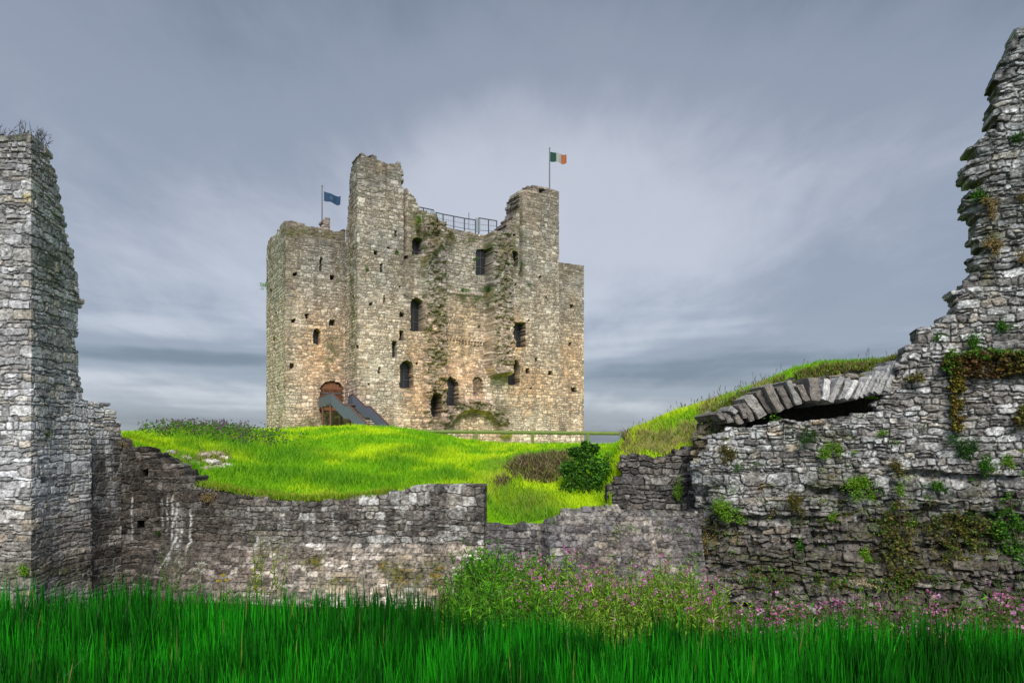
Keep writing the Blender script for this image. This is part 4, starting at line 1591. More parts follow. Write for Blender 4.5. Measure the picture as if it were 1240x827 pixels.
def leaves(pos, size, cols, up=.3, aspect=.5, out=None):
    """each leaf a bent diamond of two quads sharing a midrib"""
    n = len(pos)
    d = rng.normal(0, 1, (n, 3))
    d[:, 2] = d[:, 2] * .6 + up
    if out is not None:
        d = d + out
    d /= np.linalg.norm(d, axis=1, keepdims=True)
    r = rng.normal(0, 1, (n, 3))
    s = np.cross(d, r)
    s /= np.linalg.norm(s, axis=1, keepdims=True) + 1e-9
    nn = np.cross(d, s)
    size = np.broadcast_to(size, (n,))[:, None]
    tip = pos + d * size
    mid = pos + d * size * .5
    l = mid + s * size * aspect * .5 + nn * size * .1
    rr = mid - s * size * aspect * .5 + nn * size * .1
    V = np.stack([pos, l, tip, rr], 1).reshape(-1, 3)
    b = np.arange(n)[:, None] * 4
    Fq = np.concatenate([b, b + 3, b + 2, b + 1], 1)
    C = np.repeat(cols, 4, axis=0)
    return V, Fq, C


def pick(cols, n, var=.2):
    cols = np.array(cols, float)
    c = cols[rng.integers(0, len(cols), n)]
    return c * (1 + rng.uniform(-var, var, (n, 1)))

# reeds filling the moat


def build_reeds():
    n = 46000
    inv = rng.uniform(1 / 10.9, 1 / 4.6, n)
    d = 1 / inv
    d = np.where(rng.random(n) < .35, rng.uniform(7.5, 10.9, n), d)
    px = rng.uniform(-330, 1560, n)
    lim = np.interp(px, [-60, 500, 560, 700, 800, 1300], [10.9, 10.7, 10.2, 9.6, 9.4, 9.2]) + (fbm(px * .012, px * 0, 601, 3) - .5) * 1.0
    ok = d < lim
    px, d = px[ok], d[ok]
    n = len(px)
    X = (px - HX) / F * d
    hh = np.interp(px, [-60, 300, 560, 700, 1300], [1.54, 1.50, 1.48, 1.42, 1.42])
    h = hh * (.66 + .34 * rng.random(n) ** .6) * (.80 + .40 * fbm(X * 1.5, d * 1.5, 603, 3))
    pos = np.stack([X, d, gz_at(d) - .03], 1)
    dark = sstep(fbm(X * 1.3, d * 1.3, 605, 4), .25, .75)
    c1 = lerp((.002, .055, .002), (.016, .31, .005), rng.random(n) ** 1.5) * (.45 + 1.1 * dark)[:, None]
    old = rng.random(n) < .008
    c1[old] = pick([(.20, .26, .04), (.30, .28, .09), (.14, .16, .04)], old.sum())
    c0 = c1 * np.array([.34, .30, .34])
    lean = np.abs(rng.normal(.07, .07, n))
    lean[rng.random(n) < .05] *= 3.2
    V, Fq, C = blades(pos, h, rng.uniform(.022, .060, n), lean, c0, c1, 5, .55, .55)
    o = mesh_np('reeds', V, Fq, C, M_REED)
    tag(o, 'dense bright green reed bed filling the foreground below the walls', 'reeds', kind='stuff')


build_reeds()

# turf on the mound


def build_grass():
    n = 120000
    px = rng.uniform(140, 1130, n)
    d = 1 / rng.uniform(1 / 37, 1 / 13.6, n)
    st_ = START(px)
    ok = d > st_ + .02
    px, d = px[ok], d[ok]
    z = terr(px, d)
    X = (px - HX) / F * d
    sx, sy = proj(X, d, z)
    bmk = bank_mask(sx, sy)
    ok = rng.random(len(px)) > bmk * np.where(px > 748, .35, .6)
    px, d, z, X, sx, sy, bmk = (a[ok] for a in (px, d, z, X, sx, sy, bmk))
    n = len(px)
    y = yell_mask(sx, sy, X, d)
    c1 = lerp((.20, .48, .004), (.58, .76, .008), np.clip(y + rng.normal(0, .25, n), 0, 1))
    rough = spots(sx, sy, [(250, 530, 40, 12), (290, 545, 40, 14), (350, 555, 50, 10), (510, 548, 34, 8), (480, 560, 34, 8), (540, 580, 40, 8), (420, 585, 60, 8), (640, 610, 40, 16), (610, 600, 20, 20), (330, 575, 50, 8), (230, 565, 20, 14)])
    right = sstep(px, 750, 765)
    tus = sstep(fbm(X * 1.7, d * 1.3, 343, 4), .53, .66) * (px < 748)
    rough = np.clip(rough + .45 * tus, 0, 1)
    c1 = lerp(c1, (.10, .30, .010), rough * .8)
    dry = np.clip(spots(sx, sy, [(640, 615, 36, 14), (560, 600, 60, 5), (600, 580, 18, 26), (800, 520, 60, 14), (880, 480, 60, 20), (400, 603, 150, 4)]), 0, 1) * rng.random(n)
    c1 = lerp(c1, (.36, .33, .07), np.clip(dry * .8 + bmk * .5, 0, .9))
    br = (bmk > .3) & (rng.random(n) < .45)
    c1[br] = pick([(.30, .22, .10), (.22, .16, .07), (.38, .30, .14), (.16, .26, .03)], br.sum())
    c0 = c1 * .85
    h = (.07 + .07 * rng.random(n)) * (.8 + .35 * (d / 20)) + rough * rng.random(n) * .24 + right * rng.random(n) ** 3 * .08
    w = .010 + .0011 * d
    V, Fq, C = blades(np.stack([X, d, z - .02], 1), h, w, rng.uniform(.15, .8, n), c0, c1, 2, .5, .4)
    o = mesh_np('grass', V, Fq, C, M_GRASS)
    tag(o, 'short bright yellow green turf covering the castle mound', 'grass', kind='stuff')


build_grass()


def build_ledge_turf():
    pos, col, hh = [], [], []
    for k in range(5200):
        px = random.uniform(856, 1094)
        top = np.interp(px, [a for a, b in CTOP], [b for a, b in CTOP])
        y = top + random.random() ** 1.6 * 13 - 1
        if fbm(np.array(px * .07), np.array(y * .12), 741, 3) < .44:
            continue
        p, n = pathK.world(px, y, -.1 - .5 * max(0, (14 - (y - top)) / 14) * random.random())
        pos.append(p)
        hh.append(random.uniform(.05, .13))
        col.append(random.choice([(.22, .36, .012), (.14, .30, .012), (.30, .30, .06), (.26, .20, .09), (.18, .14, .06)]))
    for k in range(1500):
        px = random.uniform(846, 1094)
        top = np.interp(px, [a for a, b in CTOP], [b for a, b in CTOP])
        p, n = pathK.world(px, top + .5, -random.uniform(.75, 1.6))
        pos.append(p - np.array([0, 0, .06]))
        hh.append(random.uniform(.08, .18))
        col.append(random.choice([(.22, .40, .012), (.14, .32, .012), (.30, .36, .05)]))
    # turf edge hanging over the head of the curtain wall
    for k in range(5200):
        px = random.uniform(236, 470)
        yy = np.interp(px, [241, 252, 262, 290, 330, 360, 415, 440, 470], [588, 590, 592, 597, 603, 606, 604, 602, 597])
        p, n = pathC.world(px, yy + random.uniform(-1, 2.5), random.uniform(-.45, .03))
        pos.append(p)
        hh.append(random.uniform(.05, .15))
        col.append(random.choice([(.30, .46, .012), (.22, .40, .012), (.36, .36, .04), (.14, .30, .012)]))
    c = np.array(col)
    V, Fq, C = blades(np.array(pos), np.array(hh), np.full(len(hh), .022), rng.uniform(.2, .9, len(hh)), c * .7, c, 2, .6, .5)
    o = mesh_np('ledge_grass', V, Fq, C, M_GRASS)
    tag(o, 'short grass and moss growing over the broken arch and the wall heads', 'grass', kind='stuff')


build_ledge_turf()

# seeding stalks on the skyline of the right bank and thistly weeds on the mound shoulder


def build_stalks():
    m = MB()
    for k in range(150):
        px = random.choice([random.uniform(755, 1090), random.uniform(820, 960)])
        d = float(START(px)) + random.uniform(1.6, 3.4)
        z = float(terr(np.array([px]), np.array([d]))[0])
        p = np.array([(px - HX) / F * d, d, z])
        hgt = random.uniform(.07, .30) * (1.6 if random.random() < .12 else 1)
        q = p + [random.uniform(-.1, .1), random.uniform(-.1, .1), hgt]
        m.bar(p, q, .0035, (.16, .14, .07), .002, 4)
        for j in range(5):
            t = .75 + .06 * j
            c = p + (q - p) * t
            m.bar(c, c + [random.uniform(-.02, .02), random.uniform(-.02, .02), .02], .005, (.12, .09, .05), .003, 4)
    o = m.build('grass_stalks', M_LEAF)
    tag(o, 'thin brown seeding grass stalks along the skyline of the right bank', 'grass stalks', kind='stuff')
    P_, C_ = [], []
    for k in range(260):
        px = random.gauss(255, 42)
        if px < 165:
            continue
        d = random.uniform(22, 29)
        z = float(terr(np.array([px]), np.array([d]))[0])
        hgt = random.uniform(.2, .55)
        x = (px - HX) / F * d
        for j in range(14):
            t = random.random()
            P_.append((x + random.gauss(0, .10), d + random.gauss(0, .1), z + hgt * t))
            C_.append((.15, .09, .12) if t > .88 else random.choice([(.05, .15, .02), (.09, .20, .02), (.12, .19, .03)]))
    V, Fq, C = leaves(np.array(P_), .13, np.array(C_), .5, .45)
    o = mesh_np('thistles', V, Fq, C, M_LEAF)
    tag(o, 'dark purple tipped thistles and rank weeds on the left shoulder of mound', 'weeds', kind='stuff')
    # dead brown stalks matted on the cut bank
    n = 9000
    px = rng.uniform(590, 760, n)
    d = rng.uniform(16.6, 19.2, n)
    z = terr(px, d)
    X = (px - HX) / F * d
    sx, sy = proj(X, d, z)
    ok = bank_mask(sx, sy) > rng.random(n)
    pos = np.stack([X, d, z - .02], 1)[ok]
    n = len(pos)
    c = pick([(.17, .11, .065), (.12, .08, .05), (.30, .23, .12), (.09, .065, .04), (.12, .17, .03), (.40, .31, .17), (.22, .16, .09), (.16, .22, .03)], n, .35)
    V, Fq, C = blades(pos, rng.uniform(.06, .30, n), .026, rng.uniform(.3, 1.5, n), c * .6, c, 2, .7, .5)
    o = mesh_np('dead_stalks', V, Fq, C, M_GRASS)
    tag(o, 'matted brown dead stalks on the cut bank beside the green bush', 'dead stalks', kind='stuff')


build_stalks()


def bush(name, label, cat, centre, rad, n, size, cols, trunk=True, lobes=5, group=None, up=.3, sq=(1, 1, 1), shape=None):
    """shrub: short stems and leaf clumps through the volume"""
    t = empty(name, tuple(centre))
    tag(t, label, cat, group)
    L = []
    if shape:
        L = [(np.array(p_) * rad, r_ * rad) for p_, r_ in shape]
        lobes = len(L)
    for k in range(0 if shape else lobes):
        a = rng.normal(0, 1, 3)
        a /= np.linalg.norm(a)
        L.append((a * rng.uniform(.25, .75) * np.array(sq) * rad, rng.uniform(.22, .5) * rad))
    pos, col = [], []
    for k in range(n):
        c, r = L[rng.integers(0, lobes)]
        a = rng.normal(0, 1, 3)
        a /= np.linalg.norm(a)
        pos.append(c + a * r * rng.uniform(.45, 1.08) * np.array(sq))
    pos = np.array(pos)
    cl = fbm(pos[:, 0] * 2.6 / max(rad, .2), pos[:, 2] * 2.6 / max(rad, .2), 700, 2)
    c = pick(cols, n) * (.6 + .8 * cl)[:, None]
    V, Fq, C = leaves(pos, size * rng.uniform(.6, 1.3, n), c, up, .55)
    mesh_np('foliage', V, Fq, C, M_LEAF, t)
    if trunk:
        m = MB()
        for c_, r in L:
            m.bar((0, 0, -rad * sq[2] * .95), c_, .025 * max(rad, .4), (.09, .065, .04), .01 * max(rad, .4), 5)
        m.build('stem', M_LEAF, t)
    return t


GREEN = [(.045, .16, .012), (.07, .21, .015), (.03, .11, .012), (.10, .25, .02)]
BRIGHT = [(.14, .33, .015), (.20, .38, .02), (.09, .25, .015), (.24, .36, .04)]
DARK = [(.025, .085, .012), (.04, .12, .015), (.05, .14, .02)]
OLIVE = [(.11, .13, .02), (.15, .15, .025), (.09, .08, .02), (.19, .17, .03), (.13, .08, .03)]

bush('bush', 'dense dark green leafy bush growing beside the brown cut bank', 'bush', P(709, 578, 17.0), .74, 5200, .085, GREEN + DARK + [(.12, .30, .02)], up=.4,
     shape=[((-.35, 0, -.75), .45), ((.3, -.1, -.8), .48), ((-.05, .1, -.35), .5), ((.4, 0, -.25), .42), ((-.42, 0, -.05), .40), ((.05, -.1, .15), .45), ((-.30, 0, .45), .34), ((.22, 0, .52), .32),
            ((-.08, 0, .78), .26), ((.5, 0, .28), .28), ((-.62, 0, .30), .24), ((.62, 0, -.62), .3), ((-.68, 0, -.55), .28), ((.30, 0, .95), .14), ((-.40, 0, .85), .16), ((.02, 0, 1.08), .12)])
bush('bush', 'small pale yellow green shrub between the dark bush and terrace wall', 'bush', P(738, 566, 17.2), .32, 500, .08, BRIGHT, lobes=5, sq=(.7, .8, 1.2))


def tuft(px, py, path, rpx, kind, label, hang=0.0, name='wall_plant', sq=None):
    p, n = path.world(px, py, .06)
    d = p[1]
    r = rpx / F * d
    cols = dict(g=GREEN, b=BRIGHT, d=DARK, o=OLIVE, t=[(.30, .22, .09), (.36, .28, .12), (.22, .17, .06)])[kind]
    num = int(90 + 4.5 * rpx ** 2)
    t = empty(name, tuple(p))
    tag(t, label, 'plant')
    num = min(num, 2600)
    sub = rng.normal(0, 1, (6, 3)) * np.array([.5, .12, .45]) * r
    sub[0] = 0
    q = sub[rng.integers(0, 6, num)] + rng.normal(0, 1, (num, 3)) * np.array([.26, .18, .26]) * r
    if sq:
        q *= np.array([sq[0], 1, sq[1]])
    q = q * (.55 + .9 * fbm(q[:, 0] * 9, q[:, 2] * 9, 710 + int(px), 2))[:, None]
    q[:, 1] = -np.abs(q[:, 1])
    q[:, 2] -= hang * np.abs(q[:, 1]) * 2
    c = pick(cols, num, .3)
    V, Fq, C = leaves(q, rng.uniform(.5, 1.2, num) * (.022 + .10 * min(r, .35)) * (1 if d < 30 else 2.2), c, .15 - hang, .5)
    mesh_np('foliage', V, Fq, C, M_LEAF, t)
    m = MB()
    for k in range(5):
        e = q[rng.integers(0, num)]
        m.bar((0, .05, 0), e, .006, (.08, .07, .03), .003, 4)
    m.build('stem', M_LEAF, t)


TUFTS = [
    (975, 531, 10, 'd', 'small dark green plant under the left part of the hollow'),
    (997, 550, 13, 'b', 'yellowish green weed hanging down the wall below the dark hollow'),
    (1036, 586, 17, 'b', 'large bright green clump in the broken ledge of the ruined wall'),
    (1083, 561, 11, 'o', 'olive tuft on pale stones right of the large bright clump'),
    (962, 604, 13, 'o', 'flat olive green weed patch low on the ruined wall'),
    (877, 612, 17, 'b', 'bright grassy tuft on the ledge near the left corner of the ruined wall'),
    (1005, 625, 8, 'b', 'little bright weed below the large bright clump'),
    (1067, 525, 6, 'b', 'tiny yellow green sprig on pale stones beneath the right end of hollow'),
    (1134, 588, 12, 'g', 'rounded green tuft on the dark ledge below the ivy'),
    (1169, 545, 15, 'd', 'dark green plant at the foot of the hanging ivy strand'),
    (1192, 568, 12, 'g', 'green plant on the dark ledge right of the ivy foot'),
    (1217, 558, 9, 'b', 'small bright plant near the right edge above the dark ledge'),
    (1178, 414, 12, 'g', 'green plant rooted in the wall just above the ivy'),
    (1136, 410, 9, 'g', 'small green sprouts left above the ivy on the tower shoulder'),
    (1212, 394, 10, 'g', 'round green bushy tuft on the tower above the ivy'),
    (1087, 592, 7, 'b', 'small bright sprig left of the rounded green tuft'),
    (970, 662, 12, 'g', 'green moss clump on dark stones low on the ruined wall'),
    (978, 680, 10, 'b', 'bright leaves just below the green moss clump'),
    (1104, 695, 16, 'g', 'broad green leaves at the wall foot under the brown creeper'),
    (857, 656, 11, 't', 'dry tan grass tuft beside the vertical wall corner'),
    (908, 684, 11, 'o', 'olive weed at the foot of the wall left of the moss clump'),
    (1046, 672, 10, 'b', 'bright weed low between the moss clump and broad green leaves'),
    (1226, 170, 9, 'd', 'dark tuft high on the broken tower'),
    (1185, 236, 11, 'g', 'green tuft on the left edge of the broken tower'),
    (1200, 246, 11, 't', 'brown dead tuft beside the green one on the broken tower'),
    (1234, 240, 8, 'o', 'olive tuft by the right edge on the broken tower'),
    (1206, 296, 12, 't', 'brown dead growth lower on the broken tower face'),
    (1236, 312, 9, 't', 'rusty brown tuft by the right edge of the broken tower'),
    (882, 548, 12, 'o', 'olive grass patch on the rubble at the top left corner of the ruined wall'),
    (893, 566, 5, 'g', 'tiny green sprig on the upper left rubble of the ruined wall'),
]
for (x, y, r, k, lab) in TUFTS:
    tuft(x, y, pathR, r, k, lab, .35 if k in 'ot' else .1)
for (x, y, r, k, lab) in [(763, 646, 9, 'b', 'small bright weed growing from the sloping grey wall'), (792, 632, 9, 'g', 'green weed near the top of the sloping grey wall'),
                          (800, 662, 10, 'b', 'bright weed low on the sloping grey wall'), (774, 669, 12, 'b', 'leafy bright weed at the foot of sloping grey wall')]:
    tuft(x, y + 2, pathB, r, k, lab)
tuft(823, 594, pathT1, 10, 'b', 'upright lime green plant standing against the lower terrace wall', 0, sq=(.7, 1.4))
for (x, y, r, k, lab) in [(54, 526, 5, 'd', 'small dark sprig in the pale tower face near the wall top'), (92, 644, 6, 'g', 'green sprig in the dark stain right of the tower'),
                          (100, 608, 4, 'b', 'tiny lime sprig beneath the narrow slit in the dark stain'), (32, 690, 9, 'b', 'low bright leaves at the foot of the pale tower')]:
    tuft(x, y, pathL, r, k, lab)
for (x, y, r, k, lab) in [(194, 644, 4, 'd', 'small dark leaves beside the white lime streaks'), (253, 600, 9, 't', 'brown dead clump hanging at the turf edge of curtain wall')]:
    tuft(x, y, pathC, r, k, lab, .5 if k == 't' else 0)
tuft(147, 536, pathC, 6, 't', 'brown dead sprig at the corner where tower meets curtain wall', .4)
# plants on the keep
for (x, y, r, k, lab, pth) in [(322.8, 345, 6, 'b', 'bright fern on the left edge of the castle tower', pathA), (507, 268, 6, 'b', 'bright weed at the wall head beside the tall turret', pathM),
                               (506, 278, 7, 'o', 'mustard moss clump beside the tall turret', pathM), (591, 350, 6, 'd', 'dark plant on the right wall scar of the castle', pathM),
                               (594, 370, 5, 'd', 'lower dark plant on the right wall scar of the castle', pathM), (563, 352, 5, 'g', 'green plant on the ledge between the wall scars', pathM),
                               (580, 362, 5, 'g', 'green plant just right below the ledge plant', pathM), (576, 314, 4, 'g', 'plant left of the high dark window', pathM),
                               (545, 286, 8, 'o', 'moss cushion beneath the walkway railing', pathM), (480, 306, 3.5, 'g', 'small green tuft near the right edge of the tall turret', pathM),
                               (444, 326, 3, 'g', 'small green tuft near the left edge of the tall turret', pathM), (640, 344, 3, 'g', 'small green tuft on the right turret below its corner line', pathM),
                               (632, 320, 4, 'g', 'green growth in the chase beside the right turret', pathM)]:
    tuft(x, y, pth, r, k, lab)


# ivy on the right ruin


def build_ivy():
    t = empty('ivy', tuple(pathR.world(1160, 450, .05)[0]))
    tag(t, 'yellow and brown ivy hanging in a band and strand on the right ruin', 'ivy')
    o = np.array(t.location)
    pos, col = [], []
    regions = [(1190, 442, 52, 15, 3000, 'm'), (1232, 440, 24, 16, 900, 'o'), (1157, 470, 8, 34, 1300, 'y'), (1158, 505, 8, 18, 700, 'y'), (1150, 440, 10, 14, 500, 'b'), (1240, 505, 12, 16, 400, 'o'), (1110, 458, 14, 5, 160, 't'), (1200, 430, 40, 6, 700, 'b')]
    for (cx, cy, rx, ry, n, k) in regions:
        for _ in range(n):
            a, r = rng.uniform(0, 2 * np.pi), rng.random() ** .6
            x, y = cx + math.cos(a) * r * rx, cy + math.sin(a) * r * ry
            if fbm(np.array(x * .09), np.array(y * .09), 720, 3) < .36:
                continue
            p, nn = pathR.world(x, y, 0)
            pos.append(p + nn * rng.uniform(.02, .22) - o)
            cols = dict(m=[(.10, .07, .03), (.14, .10, .03), (.16, .14, .02), (.08, .055, .03), (.13, .05, .02)], o=OLIVE + [(.05, .12, .02)], y=[(.24, .20, .02), (.17, .16, .02), (.13, .07, .02), (.10, .12, .02)],
                        b=[(.06, .17, .015), (.09, .20, .02), (.13, .19, .02)], t=OLIVE)[k]
            c = np.array(cols[rng.integers(0, len(cols))]) * rng.uniform(.7, 1.4)
            col.append(c)
    V, Fq, C = leaves(np.array(pos), rng.uniform(.035, .075, len(pos)), np.array(col), -.3, .75)
    mesh_np('foliage', V, Fq, C, M_LEAF, t)
    m = MB()
    for (x0, y0, x1, y1) in ((1158, 520, 1154, 440), (1156, 440, 1235, 436), (1165, 455, 1230, 448)):
        pp = [pathR.world(x0 + (x1 - x0) * s, y0 + (y1 - y0) * s + 3 * math.sin(s * 7), .06)[0] - o for s in np.linspace(0, 1, 8)]
        for a, b in zip(pp[:-1], pp[1:]):
            m.bar(a, b, .012, (.08, .06, .04), n=5)
    m.build('stem', M_LEAF, t)


build_ivy()



def creeper(label, regions, cols, size=(.03, .07)):
    """leafy growth hugging the ruined wall, gated by a patchy field so stone shows through"""
    c0 = regions[0]
    t = empty('creeper', tuple(pathR.world(c0[0], c0[1], .05)[0]))
    tag(t, label, 'creeper')
    o = np.array(t.location)
    pos, col = [], []
    for (cx, cy, rx, ry, n) in regions:
        for _ in range(n):
            a, r = rng.uniform(0, 2 * np.pi), rng.random() ** .6
            x, y = cx + math.cos(a) * r * rx, cy + math.sin(a) * r * ry
            g = fbm(np.array(x * .11), np.array(y * .11), 720 + int(cx), 3)
            if g < .45:
                continue
            p, nn = pathR.world(x, y, 0)
            zb = max(0, EZ - (650 - HY) / F * 12 - p[2]) * .35
            pos.append(p + nn * (rng.uniform(.0, .16) + zb) - o)
            col.append(np.array(cols[rng.integers(0, len(cols))]) * rng.uniform(.6, 1.4))
    V, Fq, C = leaves(np.array(pos), rng.uniform(*size, len(pos)), np.array(col), -.2, .65)
    mesh_np('foliage', V, Fq, C, M_LEAF, t)
    m = MB()
    for (cx, cy, rx, ry, n) in regions[:3]:
        pp = [pathR.world(cx + 4 * math.sin(s * 5 + cx), cy + ry * (1 - 2 * s), .08)[0] - o for s in np.linspace(0, 1, 7)]
        for a, b in zip(pp[:-1], pp[1:]):
            m.bar(a, b, .010, (.09, .07, .045), n=5)
    m.build('stem', M_LEAF, t)


creeper('brown green creeper trailing down the dark lower wall', [(1085, 650, 18, 46, 1500), (1075, 632, 16, 14, 400), (1093, 685, 22, 14, 600)], OLIVE + [(.08, .17, .02)])
creeper('wide olive creeper covering dark stones near the right edge', [(1158, 640, 40, 22, 1500), (1150, 662, 24, 26, 700), (1180, 672, 26, 20, 600)], OLIVE + [(.09, .18, .02), (.06, .12, .015)])
creeper('thick green creeper at the right edge of the lower wall', [(1226, 630, 20, 36, 1900), (1208, 640, 12, 12, 400), (1228, 672, 20, 24, 900)], GREEN + [(.12, .24, .02)])
creeper('low green growth along the foot of the ruined wall', [(1110, 702, 60, 10, 1200), (1000, 700, 60, 12, 1000), (920, 696, 36, 14, 700)], GREEN + OLIVE)


def build_sprigs():
    P_, C_, S_ = [], [], []
    cols = GREEN + BRIGHT + OLIVE
    for k in range(330):
        if k < 250:
            pth, x, y = pathR, random.uniform(850, 1238), random.triangular(500, 705, 640)
        elif k < 290:
            pth, x, y = pathB, random.uniform(670, 838), random.uniform(628, 690)
        else:
            pth, x, y = pathC, random.uniform(300, 584), random.uniform(664, 705)
        if fbm(np.array(x * .02), np.array(y * .02), 751, 2) < .42:
            continue
        p, nn = pth.world(x, y, .03)
        foot = max(0, EZ - (661 - HY) / F * 14.2 - p[2]) * .55 if pth is pathC else (max(0, EZ - (617 - HY) / F * 14.2 - p[2]) * .62 + .12 if pth is pathB else 0)
        p = p + nn * foot
        r = random.uniform(.02, .075)
        base = np.array(random.choice(cols))
        for j in range(random.randint(10, 34)):
            d = rng.normal(0, 1, 3) * np.array([1.2, .35, .8]) * r
            P_.append(p + d - [0, abs(d[1]), 0])
            C_.append(base * rng.uniform(.6, 1.4))
            S_.append(random.uniform(.02, .05))
    V, Fq, C = leaves(np.array(P_), np.array(S_), np.array(C_), .1, .5)
    o = mesh_np('wall_moss', V, Fq, C, M_LEAF)
    tag(o, 'tiny sprigs and moss rooted in the joints of the ruined walls', 'moss', kind='stuff')


build_sprigs()

# ------------------------------------------------------------------ herbs at the wall foot


def herb(name, h, nst, leafcols, flower=None, fl_n=0, lw=.12, spread=.22, fl_size=.035, fl_from=.72):
    root = empty(name)
    P_, C_, S_ = [], [], []
    heads = []
    m = MB()
    for s in range(nst):
        bx, by = rng.normal(0, spread * .5, 2)
        tx, ty = bx + rng.normal(0, spread * .6), by + rng.normal(0, spread * .6)
        hh = h * rng.uniform(.7, 1.05)
        a, b = np.array([bx, by, 0]), np.array([tx, ty, hh])
        m.bar(a, b, .006, (.10, .14, .03), .003, 4)
        nl = int(44 * hh / .9)
        for k in range(nl):
            t = (k + rng.random()) / nl
            P_.append(a + (b - a) * t + rng.normal(0, .012, 3))
            C_.append(np.array(leafcols[rng.integers(0, len(leafcols))]) * rng.uniform(.5, 1.5))
            S_.append(lw * (1.15 - .75 * t) * rng.uniform(.7, 1.2))
        Fp, Fc = [], []
        heads.append((Fp, Fc))
        for k in range(fl_n if rng.random() < .55 else 0):
            t = rng.uniform(fl_from, 1.03)
            Fp.append(a + (b - a) * t + rng.normal(0, .022, 3))
            Fc.append(np.array(flower[rng.integers(0, len(flower))]) * rng.uniform(.8, 1.2))
    V, Fq, C = leaves(np.array(P_), np.array(S_), np.array(C_), .95, .24)
    m.build('stem', M_LEAF, root)
    mesh_np('leaves', V, Fq, C, M_LEAF, root)
    for Fp, Fc in heads:
        if not Fp:
            continue
        Fp = np.array(Fp)
        n = len(Fp)
        V, Fq, C = leaves(np.repeat(Fp, 3, 0), fl_size * rng.uniform(.7, 1.2, n * 3), np.repeat(np.array(Fc), 3, 0), .3, .8)
        mesh_np('flower', V, Fq, C, M_PETAL, root)
    return root


PINK = [(.50, .18, .34), (.46, .13, .30), (.58, .28, .44), (.40, .10, .28)]
HC1 = [(.19, .38, .025), (.27, .44, .03), (.12, .30, .02), (.26, .36, .06)]
HC2 = [(.07, .29, .012), (.14, .38, .012), (.07, .22, .012)]
HC3 = [(.07, .17, .02), (.11, .20, .03), (.05, .13, .02), (.13, .17, .04)]


def place_herbs():
    kinds = [
        ('pale', [herb('willowherb', 1.15, 7, HC1, PINK, 6, .16, fl_from=.88) for _ in range(3)], 'pale leaved willowherb with pink flowers in the tall stand before the sloping grey wall', 'pale willowherb before the sloping wall'),
        ('dark', [herb('willowherb', .8, 8, HC3, PINK, 5, .14, fl_from=.88) for _ in range(3)], 'low dark willowherb with magenta flowers under the right ruined wall', 'dark willowherb under the right ruin'),
        ('green', [herb('nettle', 1.0, 8, HC2, None, 0, .17) for _ in range(3)], 'lush green nettle in the tall weeds where the curtain wall ends', 'nettles by the end of the curtain wall'),
    ]
    spots_ = {'pale': [], 'dark': [], 'green': []}
    for k in range(46):
        spots_['pale'].append((random.uniform(600, 900), random.uniform(10.5, 12.5)))
    for k in range(58):
        spots_['dark'].append((random.uniform(870, 1290), random.uniform(9.7, 11.3)))
    for k in range(52):
        spots_['green'].append((random.triangular(530, 740, 600), random.uniform(10.0, 12.6)))
    for key, protos, lab, grp in kinds:
        for p in protos:
            tag(p, lab, 'wild plant', grp)
        for i, (px, d) in enumerate(spots_[key]):
            o = protos[i] if i < len(protos) else copy_tree(protos[i % len(protos)])
            o.location = ((px - HX) / F * d, d, float(gz_at(d)) + .02)
            o.rotation_euler = (0, 0, random.uniform(0, 6.28))
            if key == 'pale':
                s = np.interp(px, [610, 700, 800, 880], [1.15, 1.15, 1.05, .9])
            elif key == 'green':
                s = np.interp(px, [530, 580, 620, 740], [.75, 1.45, 1.35, .9])
            else:
                s = np.interp(px, [870, 1000, 1290], [1.2, 1.2, 1.6])
            s *= random.uniform(.8, 1.12)
            o.scale = (s, s, s)


place_herbs()

# ground cover of low weeds along the foot of the walls


def build_weeds():
    n = 27000
    px = np.concatenate([rng.uniform(-60, 560, 3000), rng.uniform(535, 900, 14000) , rng.uniform(850, 1300, 10000)])
    d = rng.uniform(9.2, 13.2, n)
    d = np.where(px > 850, rng.uniform(8.9, 11.7, n), d)
    d = np.where(px < 540, rng.uniform(10.6, 13.1, n), d)
    X = (px - HX) / F * d
    hmax = np.interp(px, [-60, 500, 570, 640, 900, 1300], [.35, .4, 1.12, 1.0, .9, 1.0])
    z = gz_at(d) + hmax * rng.random(n) ** .8 * (.4 + .9 * fbm(X * 1.1, d * 1.1, 731, 3))
    pos = np.stack([X, d, z], 1)
    c = pick(HC2 + HC3 + [(.16, .22, .03), (.12, .09, .04)], n, .5)
    c = np.where((px < 540)[:, None], c * np.array([1.2, .9, .9]), c)
    yel = (sstep(px, 600, 680) * sstep(px, 930, 860))[:, None]
    c = c * (1 - .75 * yel) + pick(HC1, n, .3) * .75 * yel
    half = rng.random(n) < .5
    V, Fq, C = leaves(pos[half], rng.uniform(.06, .16, half.sum()), c[half], .8, .26)
    pb = pos[~half].copy()
    hb = np.clip(pb[:, 2] - gz_at(pb[:, 1]), .15, 2)
    pb[:, 2] = gz_at(pb[:, 1])
    V2, F2, C2 = blades(pb, hb * 1.05, rng.uniform(.012, .030, len(pb)), np.abs(rng.normal(.12, .12, len(pb))), c[~half] * .4, c[~half], 4, .6, .4)
    V, Fq, C = np.vstack([V, V2]), np.vstack([Fq, F2 + len(V)]), np.vstack([C, C2])
    o = mesh_np('weeds', V, Fq, C, M_LEAF)
    tag(o, 'tangle of low green weeds along the foot of the ruined walls', 'weeds', kind='stuff')


build_weeds()

